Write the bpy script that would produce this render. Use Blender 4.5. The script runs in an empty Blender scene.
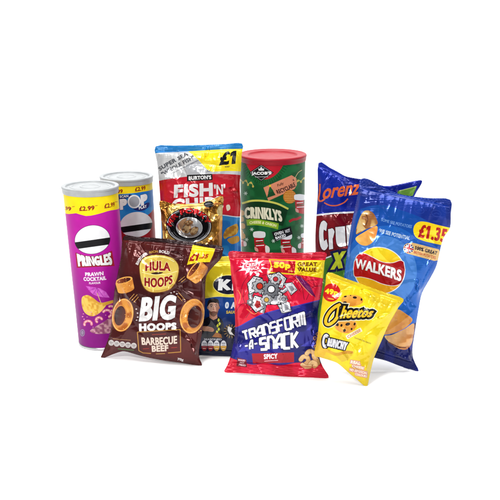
import bpy, math, random
import numpy as np
from math import sin, cos, pi, radians
from mathutils import Vector, Matrix
from mathutils.geometry import delaunay_2d_cdt

SC = bpy.context.scene
COL = SC.collection

# ------------------------------------------------------------------ camera
PITCH, FOC, PX, PY, CAMH = radians(31.0), 960.0, 270.0, 555.0, 0.463
cam = bpy.data.cameras.new("camera")
cam.sensor_width = 36.0
cam.lens = FOC / 500 * 36.0
cam.shift_x, cam.shift_y = (250 - PX) / 500, (PY - 250) / 500
cam.clip_start, cam.clip_end = 0.05, 60
camo = bpy.data.objects.new("camera", cam)
camo.location = (0, 0, CAMH)
camo.rotation_euler = (pi / 2 - PITCH, 0, 0)
COL.objects.link(camo)
SC.camera = camo
CAM = np.array([0, 0, CAMH])

# ------------------------------------------------------------------ studio light
SC.view_settings.view_transform = 'Standard'
SC.view_settings.look = 'None'
SC.view_settings.gamma = 1
SC.view_settings.exposure = 0.0
W = bpy.data.worlds.new("World"); SC.world = W
W.use_nodes = True
W.node_tree.nodes["Background"].inputs[0].default_value = (0.93, 0.96, 1.0, 1)
W.node_tree.nodes["Background"].inputs[1].default_value = 0.30


def softbox(name, loc, target, sx, sy, power, col=(1, 1, 1)):
    l = bpy.data.lights.new(name, 'AREA')
    l.shape = 'RECTANGLE'; l.size, l.size_y = sx, sy
    l.energy = power; l.color = col
    o = bpy.data.objects.new(name, l)
    o.location = loc
    o.rotation_euler = (Vector(target) - Vector(loc)).to_track_quat('-Z', 'Y').to_euler()
    COL.objects.link(o)
    return o


KEY = (-0.55, 0.1, 1.05)
softbox("overhead_softbox", (-0.1, 1.3, 1.9), (0, 1.35, 0), 1.8, 1.3, 52, (1, .99, .97))
softbox("front_softbox", KEY, (0.0, 1.3, 0.12), 0.26, 0.26, 15.0, (1, .985, .96))
softbox("side_softbox", (1.15, 0.75, 0.75), (0.1, 1.3, 0.1), 0.3, 0.6, 3.0, (.97, .985, 1))
softbox("backdrop_softbox", (0, 3.2, 2.6), (0, 3.9, 0.2), 8.0, 0.8, 140)


INK = 0.78                                             # reflectance of the brightest printed ink


# ------------------------------------------------------------------ helpers
def ray(p):
    p = np.atleast_2d(np.asarray(p, float))
    dx = (p[:, 0] - PX) / FOC; dy = (PY - p[:, 1]) / FOC
    return np.stack([dx, cos(PITCH) + sin(PITCH) * dy, -sin(PITCH) + cos(PITCH) * dy], 1)


def ground(px, py):
    d = ray((px, py))[0]
    return CAM + d * (CAMH / -d[2])


def srgb(c):
    c = np.clip(np.asarray(c, float) / 255, 0, 1)
    return np.where(c <= .04045, c / 12.92, ((c + .055) / 1.055) ** 2.4)


def hsh(ix, iy, seed):
    n = (ix.astype(np.int64) * 374761393 + iy.astype(np.int64) * 668265263 + seed * 2147483 + 12345) & 0xffffffff
    n = ((n ^ (n >> 13)) * 1274126177) & 0xffffffff
    n = (n ^ (n >> 16)) & 0xffff
    return n / 65535.0


def vnoise(x, y, seed=0):
    ix = np.floor(x); iy = np.floor(y)
    fx = x - ix; fy = y - iy
    fx = fx * fx * fx * (fx * (fx * 6 - 15) + 10); fy = fy * fy * fy * (fy * (fy * 6 - 15) + 10)
    a = hsh(ix, iy, seed); b = hsh(ix + 1, iy, seed); c = hsh(ix, iy + 1, seed); d = hsh(ix + 1, iy + 1, seed)
    return (a + (b - a) * fx + (c - a) * fy + (a - b - c + d) * fx * fy) * 2 - 1


def sstep(a, b, x):
    t = np.clip((x - a) / (b - a), 0, 1)
    return t * t * (3 - 2 * t)


# printed fills: functions of the flat artwork's own coordinates
def lin(p0, c0, p1, c1):
    p0, p1 = np.array(p0, float), np.array(p1, float); v = p1 - p0; L = v @ v
    c0, c1 = np.array(c0, float), np.array(c1, float)
    return lambda q: c0 + np.clip((q - p0) @ v / L, 0, 1)[:, None] * (c1 - c0)


def rad(c, rx, ry, c0, c1, pw=1.0):
    c = np.array(c, float); c0, c1 = np.array(c0, float), np.array(c1, float)
    return lambda q: c0 + (np.clip(np.hypot((q[:, 0] - c[0]) / rx, (q[:, 1] - c[1]) / ry), 0, 1) ** pw)[:, None] * (c1 - c0)


def mott(c0, c1, fr, seed=1, ax=1.0):
    c0, c1 = np.array(c0, float), np.array(c1, float)

    def f(q):
        n = .5 + .5 * vnoise(q[:, 0] * fr * ax, q[:, 1] * fr, seed) * .65 + .5 * vnoise(q[:, 0] * fr * 2.3, q[:, 1] * fr * 2.3, seed + 7) * .35
        return c0 + np.clip(n, 0, 1)[:, None] * (c1 - c0)
    return f


def mix(fa, fb, fr, seed=3, th=0.0, soft=.25):
    def f(q):
        A = fa(q) if callable(fa) else np.broadcast_to(np.array(fa, float), (len(q), 3))
        B = fb(q) if callable(fb) else np.broadcast_to(np.array(fb, float), (len(q), 3))
        t = sstep(th - soft, th + soft, vnoise(q[:, 0] * fr, q[:, 1] * fr, seed))[:, None]
        return A + t * (B - A)
    return f


_gl = {}


def glyph_loops(body, bold=0.0, res=5, track=1.0):
    """outline loops of a text in em units, y up"""
    cu = bpy.data.curves.new("text", 'FONT'); cu.body = body; cu.space_character = track
    o = bpy.data.objects.new("text", cu); COL.objects.link(o)
    dg = bpy.context.evaluated_depsgraph_get()
    oe = o.evaluated_get(dg)
    c2 = oe.to_curve(dg)
    loops = []
    for s in c2.splines:
        bp = s.bezier_points; n = len(bp); pts = []
        for i in range(n):
            a, b = bp[i], bp[(i + 1) % n]
            p0, p1, p2, p3 = [np.array(v[:2]) for v in (a.co, a.handle_right, b.handle_left, b.co)]
            straight = np.linalg.norm(p1 - p0 - (p3 - p0) / 3) < 1e-3 and np.linalg.norm(p2 - p0 - (p3 - p0) * 2 / 3) < 1e-3
            chord = abs((p1 - p0)[0] * (p3 - p0)[1] - (p1 - p0)[1] * (p3 - p0)[0]) + abs((p2 - p0)[0] * (p3 - p0)[1] - (p2 - p0)[1] * (p3 - p0)[0])
            k = 1 if (straight or chord < 1e-5) else res
            for t in np.arange(k) / k:
                pts.append((1 - t) ** 3 * p0 + 3 * t * (1 - t) ** 2 * p1 + 3 * t * t * (1 - t) * p2 + t ** 3 * p3)
        loops.append(np.array(pts))
    oe.to_curve_clear()
    bpy.data.objects.remove(o); bpy.data.curves.remove(cu)
    if '1' in body:                                    # give the plain bar of the figure one its flag
        for k, l in enumerate(loops):
            lo, hi = l.min(0), l.max(0); w, h = hi - lo
            if len(l) == 4 and h > 3 * w:
                x0, y0, x1, y1 = lo[0], lo[1], hi[0], hi[1]
                x0 -= .25 * w; f = .17 * h
                q = np.array([(x1, y0), (x1, y1), (x0, y1), (x0 - f, y1 - .8 * f), (x0 - f, y1 - 1.75 * f), (x0, y1 - 1.1 * f), (x0, y0)])
                loops[k] = q if (area(q) > 0) == (area(l) > 0) else q[::-1]
    if bold: loops = offset(loops, bold)
    return loops


def area(l):
    x, y = l[:, 0], l[:, 1]
    return .5 * np.sum(x * np.roll(y, -1) - np.roll(x, -1) * y)


def offset(loops, w):
    sg = 1 if sum(area(l) for l in loops) > 0 else -1
    out = []
    for l in loops:
        keep = np.linalg.norm(l - np.roll(l, 1, 0), axis=1) > 1e-6
        l = l[keep]
        if len(l) < 3: continue
        e = np.roll(l, -1, 0) - l
        e /= np.linalg.norm(e, axis=1)[:, None] + 1e-12
        n = np.stack([e[:, 1], -e[:, 0]], 1) * sg
        n0 = np.roll(n, 1, 0)
        m = n + n0
        d = np.clip(np.sum(m * n, 1), .55, None)
        out.append(l + m / d[:, None] * w)
    return out


def dens(l, step, closed=True):
    out = []
    n = len(l)
    for i in range(n if closed else n - 1):
        a, b = l[i], l[(i + 1) % n]
        k = max(1, int(math.ceil(np.linalg.norm(b - a) / step)))
        for j in range(k): out.append(a + (b - a) * j / k)
    if not closed: out.append(l[-1])
    return np.array(out)


def smooth(pts, k=6):
    """closed Catmull-Rom through the points"""
    p = np.array(pts, float); n = len(p); out = []
    for i in range(n):
        a, b, c, d = p[i - 1], p[i], p[(i + 1) % n], p[(i + 2) % n]
        for t in np.arange(k) / k:
            out.append(.5 * (2 * b + (c - a) * t + (2 * a - 5 * b + 4 * c - d) * t * t + (3 * b - a - 3 * c + d) * t ** 3))
    return np.array(out)


def smooth_open(pts, k=6):
    p = np.array(pts, float)
    p = np.vstack([2 * p[0] - p[1], p, 2 * p[-1] - p[-2]]); out = []
    for i in range(1, len(p) - 2):
        a, b, c, d = p[i - 1], p[i], p[i + 1], p[i + 2]
        for t in np.arange(k) / k:
            out.append(.5 * (2 * b + (c - a) * t + (2 * a - 5 * b + 4 * c - d) * t * t + (3 * b - a - 3 * c + d) * t ** 3))
    out.append(p[-2])
    return np.array(out)


def ellpts(cx, cy, rx, ry, rot=0, n=36, a0=0, a1=360):
    t = np.radians(np.linspace(a0, a1, n, endpoint=(a1 - a0) % 360 != 0))
    r = radians(rot)
    x, y = rx * np.cos(t), ry * np.sin(t)
    return np.stack([cx + x * cos(r) - y * sin(r), cy + x * sin(r) + y * cos(r)], 1)


class Art:
    """flat printed artwork: an ordered stack of filled outlines"""

    def __init__(s, base, to=None, step=1.1):
        s.base = base; s.to = to or (lambda p: np.asarray(p, float)); s.step = step
        s.shapes = []; s.guides = []

    def loops(s, L, fill, metal=0.0, mapped=False):
        segs = []
        for l in L:
            l = np.asarray(l, float)
            if not mapped: l = s.to(dens(l, s.step))
            l = dens(l, s.step)
            segs.append(np.hstack([l, np.roll(l, -1, 0)]))
        if segs: s.shapes.append((np.vstack(segs), fill, metal))

    def poly(s, pts, fill, metal=0.0): s.loops([pts], fill, metal)

    def blob(s, pts, fill, k=6, metal=0.0): s.loops([smooth(pts, k)], fill, metal)

    def ell(s, cx, cy, rx, ry, fill, rot=0, n=40, metal=0.0): s.loops([ellpts(cx, cy, rx, ry, rot, n)], fill, metal)

    def ring(s, cx, cy, rx, ry, w, fill, rot=0, metal=0.0):
        s.loops([ellpts(cx, cy, rx, ry, rot), ellpts(cx, cy, rx - w, ry - w, rot)[::-1]], fill, metal)

    def line(s, pts, w, fill, closed=False, sm=False, metal=0.0):
        p = np.asarray(pts, float)
        if sm: p = smooth(p) if closed else smooth_open(p)
        L = []; n = len(p)
        for i in range(n if closed else n - 1):
            a, b = p[i], p[(i + 1) % n]; d = b - a; q = np.linalg.norm(d)
            if q < 1e-6: continue
            t = np.array([-d[1], d[0]]) / q * w / 2
            L.append(np.array([a - t, b - t, b + t, a + t]))
        if n > 2 and w > .5:
            for q in (p if closed else p[1:-1]): L.append(ellpts(q[0], q[1], w / 2, w / 2, 0, 8))
        L = [l if area(l) > 0 else l[::-1] for l in L]
        s.loops(L, fill, metal)

    def text(s, body, quad, fill, bold=.02, outline=None, arch=(0, 0), shear=0.0, metal=0.0, fn=None, aspect=None):
        """quad: TL, TR, BR, BL (photo pixels); arch: sag of top and bottom edge"""
        L = glyph_loops(body)
        if not L: return
        A = np.vstack(L); sp = A.max(0) - A.min(0)
        Q = s.to(np.array(quad, float))
        asp = aspect or np.linalg.norm(Q[1] - Q[0]) / max(1e-6, np.linalg.norm(Q[0] - Q[3]))
        sx = float(np.clip(asp * sp[1] / max(sp[0], 1e-6), .35, 2.0)) if asp > 0 else 1.0
        if bold and len(body) > 1:                     # open the letter spacing so that thick letters do not run together
            be = bold * min(1.2, max(.62, sx))
            tr = 1 + max(0.0, 2.0 * be / sx - .05) / .62
            L = glyph_loops(body, track=tr); A = np.vstack(L); sp = A.max(0) - A.min(0)
            sx = float(np.clip(asp * sp[1] / max(sp[0], 1e-6), .3, 2.0))
        L = [l * [sx, 1] for l in L]                   # squeeze first, then thicken evenly
        if bold: L = offset(L, bold * min(1.2, max(.62, sx)))
        A = np.vstack(L)
        if shear: L = [np.stack([l[:, 0] + shear * l[:, 1], l[:, 1]], 1) for l in L]; A = np.vstack(L)
        lo, hi = A.min(0), A.max(0)
        q = s.to(np.array(quad, float))

        def warp(l):
            t = (l - lo) / (hi - lo); a, b = t[:, :1], t[:, 1:]
            a = np.clip(a, -.2, 1.2)
            if fn: return fn(t)
            p = (1 - a) * b * q[0] + a * b * q[1] + a * (1 - b) * q[2] + (1 - a) * (1 - b) * q[3]
            bow = 4 * a * (1 - a)
            up = (q[0] - q[3]); up = up / np.linalg.norm(up)
            return p - up * bow * (arch[0] * b + arch[1] * (1 - b))
        hh = max(np.linalg.norm(q[0] - q[3]), 1e-3); ww = np.linalg.norm(q[1] - q[0])
        st = max(.04, s.step / max(hh, 1))
        L = [warp(dens(l, .25)) for l in L]
        if outline:
            for w, c in outline: s.loops(offset(L, w), c, metal, True)
        s.loops(L, fill, metal, True)

    def box(s, body, x0, y0, x1, y1, fill, **k):
        s.text(body, [(x0, y0), (x1, y0), (x1, y1), (x0, y1)], fill, **k)

    def rbox(s, body, cx, cy, w, h, rot, fill, **k):
        r = radians(rot); u = np.array([cos(r), sin(r)]) * w / 2; v = np.array([-sin(r), cos(r)]) * h / 2; c = np.array([cx, cy])
        s.text(body, [c - u - v, c + u - v, c + u + v, c - u + v], fill, **k)

    def guide(s, pts):
        p = dens(s.to(np.array(pts, float)), s.step, False); s.guides.append(p)

    def triangulate(s, outline, grid):
        """constrained Delaunay of outline + grid + every printed edge; returns verts, tris, rgb per corner, metal per face"""
        V = []; E = []; base = 0
        o = dens(outline, s.step)

        def add(P, idx):
            nonlocal base
            V.append(P); E.append(idx + base); base += len(P)
        n = len(o); add(o, np.stack([np.arange(n), (np.arange(n) + 1) % n], 1))
        for sg, _, _ in s.shapes:
            m = len(sg); add(np.vstack([sg[:, :2], sg[:, 2:]]), np.stack([np.arange(m), np.arange(m) + m], 1))
        for g in s.guides:
            add(g, np.stack([np.arange(len(g) - 1), np.arange(1, len(g))], 1))
        seg_o = np.hstack([o, np.roll(o, -1, 0)])
        g = grid[wind(grid, seg_o) != 0]
        V.append(g)
        V = np.vstack(V); E = np.vstack(E)
        r = delaunay_2d_cdt([Vector(v) for v in V], [tuple(map(int, e)) for e in E], [], 0, 2e-4, False)
        P = np.array([tuple(v) for v in r[0]]); T = np.array(r[2], dtype=int)
        c = P[T].mean(1)
        ok = wind(c, seg_o) != 0
        T = T[ok]; c = c[ok]
        a = P[T]; ar = (a[:, 1, 0] - a[:, 0, 0]) * (a[:, 2, 1] - a[:, 0, 1]) - (a[:, 1, 1] - a[:, 0, 1]) * (a[:, 2, 0] - a[:, 0, 0])
        T = T[np.abs(ar) > 1e-9]; c = c[np.abs(ar) > 1e-9]; ar = ar[np.abs(ar) > 1e-9]
        T[ar < 0] = T[ar < 0][:, ::-1]
        q = P[T].reshape(-1, 2)
        rgb = (s.base(q) if callable(s.base) else np.tile(np.array(s.base, float), (len(q), 1))).reshape(-1, 3, 3)
        met = np.zeros(len(T)); met[:] = getattr(s, 'base_metal', 0.0)
        for sg, fill, m in s.shapes:
            lo = np.minimum(sg[:, :2].min(0), sg[:, 2:].min(0)); hi = np.maximum(sg[:, :2].max(0), sg[:, 2:].max(0))
            idx = np.nonzero((c[:, 0] >= lo[0]) & (c[:, 0] <= hi[0]) & (c[:, 1] >= lo[1]) & (c[:, 1] <= hi[1]))[0]
            if not len(idx): continue
            idx = idx[wind(c[idx], sg) != 0]
            if not len(idx): continue
            if callable(fill): rgb[idx] = fill(P[T[idx]].reshape(-1, 2)).reshape(-1, 3, 3)
            else: rgb[idx] = np.array(fill, float)
            met[idx] = m or getattr(s, 'base_metal', 0.0)
        return P, T, c, rgb, met


def wind(P, sg):
    out = np.zeros(len(P), int)
    ch = max(1, int(4e6 / max(1, len(sg))))
    for i in range(0, len(P), ch):
        p = P[i:i + ch]
        x, y = p[:, :1], p[:, 1:]
        x1, y1, x2, y2 = sg.T
        up = (y1 <= y) & (y2 > y); dn = (y1 > y) & (y2 <= y)
        cr = (x2 - x1) * (y - y1) - (x - x1) * (y2 - y1)
        out[i:i + ch] = (up & (cr > 0)).sum(1) - (dn & (cr < 0)).sum(1)
    return out


# ------------------------------------------------------------------ materials
def mat(name, col=None, rough=.35, metal=0.0, attr=False, coat=0.0, bump=0.0, bscale=400, spec=.5, mottle=.06, trans=0.0, sss=0.0):
    m = bpy.data.materials.new(name); m.use_nodes = True
    nt = m.node_tree; N = nt.nodes; L = nt.links; b = N["Principled BSDF"]
    b.inputs["Roughness"].default_value = rough; b.inputs["Metallic"].default_value = metal
    b.inputs["Coat Weight"].default_value = coat; b.inputs["Coat Roughness"].default_value = .12
    b.inputs["Specular IOR Level"].default_value = spec
    b.inputs["Transmission Weight"].default_value = trans
    b.inputs["Subsurface Weight"].default_value = sss
    b.inputs["Subsurface Radius"].default_value = (.004, .004, .004)
    tc = N.new("ShaderNodeTexCoord")
    nz = N.new("ShaderNodeTexNoise"); nz.inputs["Scale"].default_value = 90; nz.inputs["Detail"].default_value = 5
    L.new(tc.outputs["Object"], nz.inputs["Vector"])
    mr = N.new("ShaderNodeMapRange"); mr.inputs[1].default_value = .3; mr.inputs[2].default_value = .7
    mr.inputs[3].default_value = 1 - mottle; mr.inputs[4].default_value = 1 + mottle
    L.new(nz.outputs[0], mr.inputs[0])
    mx = N.new("ShaderNodeMix"); mx.data_type = 'RGBA'; mx.blend_type = 'MULTIPLY'; mx.inputs[0].default_value = 1
    if attr:
        a = N.new("ShaderNodeAttribute"); a.attribute_name = "print"
        L.new(a.outputs["Color"], mx.inputs[6])
        am = N.new("ShaderNodeAttribute"); am.attribute_name = "foil"
        L.new(am.outputs["Fac"], b.inputs["Metallic"])
    else:
        mx.inputs[6].default_value = (*srgb(col), 1)
    L.new(mr.outputs[0], mx.inputs[7])
    L.new(mx.outputs[2], b.inputs["Base Color"])
    rr = N.new("ShaderNodeMapRange"); rr.inputs[3].default_value = rough * .8; rr.inputs[4].default_value = rough * 1.25
    L.new(nz.outputs[0], rr.inputs[0]); L.new(rr.outputs[0], b.inputs["Roughness"])
    if bump:
        n2 = N.new("ShaderNodeTexNoise"); n2.inputs["Scale"].default_value = bscale; n2.inputs["Detail"].default_value = 3
        L.new(tc.outputs["Object"], n2.inputs["Vector"])
        bp = N.new("ShaderNodeBump"); bp.inputs["Strength"].default_value = bump; bp.inputs["Distance"].default_value = .0006
        L.new(n2.outputs[0], bp.inputs["Height"]); L.new(bp.outputs[0], b.inputs["Normal"])
    return m


M_FILM = mat("printed_film", attr=True, rough=.19, bump=.08, bscale=120, coat=.0, spec=.36)
M_CARD = mat("printed_card", attr=True, rough=.42, bump=.12, bscale=160, coat=.0, spec=.16)
M_LID = mat("frosted_plastic", (150, 153, 155), rough=.4, mottle=.1, sss=.2)
M_REDLID = mat("red_plastic", (150, 8, 30), rough=.42, mottle=.05, spec=.3)
M_TIN = mat("tinplate", (190, 190, 192), rough=.25, metal=1.0)
M_FLOOR = mat("white_sweep", (247, 247, 247), rough=.9, spec=.1, mottle=.004)


# ------------------------------------------------------------------ mesh builders
def mesh_obj(name, verts, faces, m, parent=None, rgb=None, met=None, normals=None, smooth_=True):
    me = bpy.data.meshes.new(name)
    me.from_pydata([tuple(v) for v in verts], [], [tuple(int(i) for i in f) for f in faces])
    if rgb is not None:
        a = me.attributes.new("print", 'FLOAT_COLOR', 'CORNER')
        c = np.ones((rgb.reshape(-1, 3).shape[0], 4)); c[:, :3] = srgb(rgb.reshape(-1, 3)) ** 1.13 * INK
        a.data.foreach_set("color", c.ravel().astype(np.float32))
        f = me.attributes.new("foil", 'FLOAT', 'FACE')
        f.data.foreach_set("value", np.asarray(met, np.float32))
    me.materials.append(m)
    if smooth_: me.polygons.foreach_set("use_smooth", [True] * len(me.polygons))
    if normals is not None:
        me.normals_split_custom_set_from_vertices([tuple(n) for n in normals])
    o = bpy.data.objects.new(name, me); COL.objects.link(o)
    if parent: o.parent = parent
    return o


def thing(name, label, cat, loc, rot, group=None):
    o = bpy.data.objects.new(name, None); o.empty_display_size = .03
    o.location = loc; o.rotation_euler = rot
    o["label"] = label; o["category"] = cat
    if group: o["group"] = group
    COL.objects.link(o)
    return o


def sub(P, T, sel, *per):
    """the faces in sel as a mesh of their own"""
    t = T[sel]; u, inv = np.unique(t, return_inverse=True)
    return u, inv.reshape(t.shape)


def seg_dist(P, a, b):
    a, b = np.array(a, float), np.array(b, float); d = b - a; L = np.linalg.norm(d)
    t = np.clip(((P - a) @ d) / L ** 2, 0, 1)
    return np.linalg.norm(P - a - t[:, None] * d, axis=1)


def poly_dist(P, o):
    r = np.full(len(P), 1e9)
    n = len(o)
    order = np.argsort(P[:, 0]); xs = P[order, 0]
    for i in range(n):                                 # only the neighbourhood of each edge matters
        p, q = o[i], o[(i + 1) % n]
        k = order[np.searchsorted(xs, min(p[0], q[0]) - 8):np.searchsorted(xs, max(p[0], q[0]) + 8)]
        k = k[(P[k, 1] > min(p[1], q[1]) - 8) & (P[k, 1] < max(p[1], q[1]) + 8)]
        if len(k): r[k] = np.minimum(r[k], seg_dist(P[k], p, q))
    return r


def packet(name, label, outline, art, foot, yaw, lean, bulge, back, seals, seed, amp=1.0, creases=26, grid=0.8, backcol=(150, 150, 155),
           gather=1.0, group=None, mat_=None, cr_amp=1.0, dents=(), facets=()):
    """a pillow packet. outline: its edge; foot: lowest point of the edge, on the ground; yaw/lean in degrees.
    seals: (p, q, width, part name) crimped strips along the edges."""
    rs = np.random.RandomState(seed)
    O = np.array(outline, float)
    O = dens(O, .8)
    for s in seals:                                    # the strips are cut with a fine zigzag
        p, q = np.array(s[0], float), np.array(s[1], float); d = (q - p) / np.linalg.norm(q - p); nn = np.array([-d[1], d[0]])
        near = np.abs((O - p) @ nn) < 2.2
        O = O + np.where(near & (np.arange(len(O)) % 2 == 0), 1, 0)[:, None] * nn * (.5 if (O.mean(0) - p) @ nn > 0 else -.5)
    g0 = ground(*foot)
    y, l = radians(yaw), radians(lean)
    rotm = Matrix.Rotation(y, 4, 'Z') @ Matrix.Rotation(-l, 4, 'X')      # local x right, z up the sheet, -y to the front
    R3 = np.array(rotm.to_3x3())
    nrm = R3 @ np.array([0, -1, 0])
    mid = O.mean(0)

    def plane(P):
        d = ray(P)
        t = ((g0 - CAM) @ nrm) / (d @ nrm)
        return CAM + d * t[:, None]
    view = CAM - plane(mid)[0]; view /= np.linalg.norm(view)
    unit = np.linalg.norm(plane(mid + [1, 0])[0] - plane(mid)[0])       # metres per pixel of artwork
    outl = dens(O, 1.2)
    # inflated profile, solved on a coarse grid
    lo, hi = O.min(0) - 2, O.max(0) + 2
    gx, gy = np.arange(lo[0], hi[0], 1.0), np.arange(lo[1], hi[1], 1.0)
    GX, GY = np.meshgrid(gx, gy)
    gp = np.stack([GX.ravel(), GY.ravel()], 1)
    so = np.hstack([O, np.roll(O, -1, 0)])
    ins = wind(gp, so) != 0

    def sdist(P, s):
        p, q = np.array(s[0], float), np.array(s[1], float); d = (q - p) / np.linalg.norm(q - p)
        return np.abs((P - p) @ np.array([-d[1], d[0]]))
    for s in seals: ins &= sdist(gp, s) > s[2]
    ins = ins.reshape(GX.shape)
    f = np.zeros(GX.shape)
    for _ in range(2200):
        f[1:-1, 1:-1] = .25 * (f[:-2, 1:-1] + f[2:, 1:-1] + f[1:-1, :-2] + f[1:-1, 2:]) + .25
        f[~ins] = 0
    f = np.sqrt(f / f.max())
    for _ in range(6):
        f[1:-1, 1:-1] = .2 * (f[1:-1, 1:-1] + f[:-2, 1:-1] + f[2:, 1:-1] + f[1:-1, :-2] + f[1:-1, 2:])

    def samp(P):
        u = np.clip(P[:, 0] - lo[0], 0, len(gx) - 1.001); v = np.clip(P[:, 1] - lo[1], 0, len(gy) - 1.001)
        i, j = u.astype(int), v.astype(int); a, b = u - i, v - j
        a = a * a * (3 - 2 * a) * .5 + a * .5; b = b * b * (3 - 2 * b) * .5 + b * .5
        return f[j, i] * (1 - a) * (1 - b) + f[j, i + 1] * a * (1 - b) + f[j + 1, i] * (1 - a) * b + f[j + 1, i + 1] * a * b
    # creases: mostly leaving the corners and the edges inward
    CR = []
    cen = O.mean(0); size = (hi - lo).min()
    for k in range(creases):
        e = outl[rs.randint(len(outl))]
        t = rs.uniform(.06, .8); p = e + (cen - e) * t
        d0 = cen - e; ang = math.atan2(d0[1], d0[0]) + rs.normal(0, .9)
        ln = size * rs.uniform(.08, .26)
        CR.append((p, np.array([cos(ang), sin(ang)]), ln, rs.uniform(1.2, 4.2), rs.choice([-1, 1]) * rs.uniform(.4, 1.5) * (1.25 - .7 * t)))
    for s in seals:                                    # pleats running in from the crimped strips
        p0, q0 = np.array(s[0], float), np.array(s[1], float); d = (q0 - p0) / np.linalg.norm(q0 - p0); nn = np.array([-d[1], d[0]])
        if (cen - p0) @ nn < 0: nn = -nn
        for k in range(9):
            t = (k + rs.uniform(.1, .9)) / 9
            an = math.atan2(nn[1], nn[0]) + rs.normal(0, .3) + (t - .5) * .5 * (1 if nn[1] > 0 else -1) * -1
            ln = size * rs.uniform(.06, .16)
            CR.append((p0 + (q0 - p0) * t + nn * (s[2] + .5 * ln), np.array([cos(an), sin(an)]), ln, rs.uniform(1.0, 2.4), rs.choice([-1, 1]) * rs.uniform(.3, .8)))
    for (p, ang, ln, w, a) in dents:
        CR.append((np.array(p, float), np.array([cos(radians(ang)), sin(radians(ang))]), ln, w, a))

    def wrinkle(P):
        x, yy = P[:, 0], P[:, 1]
        h = np.zeros(len(P))
        for p, d, ln, w, a in CR:
            q = P - p; u = q @ d; v = q @ np.array([-d[1], d[0]]) + .12 * ln * (u / ln) ** 2
            h += cr_amp * a * np.exp(-(np.sqrt(v * v + .2) - .45) / w) * np.exp(-(u / ln) ** 2) * 1.15
        sc = 60.0 / size
        h += 1.5 * vnoise(x * .05 * sc, yy * .05 * sc, seed) + .55 * (1 - 2 * np.abs(vnoise(x * .085 * sc + yy * .02, yy * .07 * sc - x * .015, seed + 5)))
        h += .10 * (1 - 2 * np.abs(vnoise(x * .2 + yy * .05, yy * .17 - x * .06, seed + 9)))
        for s in seals:
            p, q = np.array(s[0], float), np.array(s[1], float); d = (q - p) / np.linalg.norm(q - p)
            dd = sdist(P, s) - s[2]; t = (P - p) @ d
            g = np.exp(-np.clip(dd, 0, None) / 13.0)
            h += gather * g * (1.0 * vnoise(t * .11 + dd * .02 * vnoise(t * .04, t * 0, seed + 3), dd * .015, seed + 21) + .32 * (1 - 2 * np.abs(vnoise(t * .2 + dd * .01, dd * .02, seed + 31))))
        return h * amp

    FC = []

    def facet(P):                                      # small flat folds of the film that catch the front lamp
        h = np.zeros(len(P))
        for p, ra, rb, rot, sl in FC:
            q = P - p; c_, s_ = cos(radians(rot)), sin(radians(rot))
            u = (q[:, 0] * c_ + q[:, 1] * s_) / ra; v = (-q[:, 0] * s_ + q[:, 1] * c_) / rb
            r = np.abs(u) ** 1.3 + np.abs(v) ** 1.2 + .22 * vnoise(q[:, 0] * .35, q[:, 1] * .35, int(p[0]))
            h += (q @ sl) * (1 - sstep(.75, 1.5, r))
        return h

    def flex(P):                                       # the whole sheet bends a little
        b = 1.6 * vnoise(P[:, 0] * .03, P[:, 1] * .03, seed + 50)
        for s in seals:
            p, q = np.array(s[0], float), np.array(s[1], float); d = (q - p) / np.linalg.norm(q - p)
            t = (P - p) @ d; dd = sdist(P, s)
            b += np.exp(-dd / (s[2] + 2)) * (.9 * vnoise(t * .07, t * 0, seed + 60) + .2 * vnoise(t * .18, t * 0, seed + 61))
        return b * .9

    def shape(P, side):
        ed = poly_dist(P, O)
        sealf = np.ones(len(P)); rib = np.zeros(len(P))
        for s in seals:
            dd = sdist(P, s)
            sealf *= sstep(s[2] - .2, s[2] + 3.0, dd)
            rib += (dd < s[2]) * .17 * np.sin(dd * 2 * pi / 1.7)
        edge = np.sqrt(np.clip(ed / 7.0, 0, 1)) * (1.5 - .5 * np.clip(ed / 7.0, 0, 1))
        ef = sstep(0, 5, ed)
        if side > 0:
            d = bulge / unit * samp(P) * sealf * np.clip(edge, 0, 1) + wrinkle(P) * ef * (.25 + .75 * sealf) + facet(P) * ef + rib * sstep(0, 1.2, ed) + .35 * sstep(0, .7, ed)
        else:
            d = -(back / unit * samp(P) * sealf * np.clip(edge, 0, 1) + .35 * sstep(0, .7, ed))
        return plane(P) + view * ((d + flex(P)) * unit)[:, None]

    for fx, fy, ra, rb, rot in facets:
        p = np.array([fx, fy], float); e = .5
        X = shape(np.array([p, p + [e, 0], p + [0, e]]), 1)
        Q = plane(np.array([p, p + [1, 0], p + [0, 1]])); J = Q[1:] - Q[0]
        cur = np.array([(X[1 + k] - X[0] - J[k] * e) @ view / (unit * e) for k in (0, 1)])
        lv = np.array(KEY) - X[0]; lv /= np.linalg.norm(lv); cv = CAM - X[0]; cv /= np.linalg.norm(cv)
        hv = lv + cv; hv /= np.linalg.norm(hv)
        want = np.array([-(hv @ J[k]) / (unit * (hv @ view)) for k in (0, 1)])
        FC.append((p, ra, rb, rot, want - cur))
    root = thing(name, label, "snack packet", g0, rotm.to_euler(), group)
    Ri = R3.T

    def local(X): return (X - g0) @ Ri.T

    def normals(P, side):
        e = .22
        dx = shape(P + [e, 0], side) - shape(P - [e, 0], side)
        dy = shape(P + [0, e], side) - shape(P - [0, e], side)
        n = np.cross(dx, dy); n /= np.linalg.norm(n, axis=1)[:, None] + 1e-12
        if (n @ view).mean() * side < 0: n = -n
        return n
    for s in seals:                                    # the strip's inner edge is a real edge of the mesh
        p, q = np.array(s[0], float), np.array(s[1], float); d = (q - p) / np.linalg.norm(q - p); nn = np.array([-d[1], d[0]])
        if (cen - p) @ nn < 0: nn = -nn
        art.guide([p - d * 8 + nn * s[2], q + d * 8 + nn * s[2]])
    jx = np.arange(lo[0], hi[0], grid)
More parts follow.
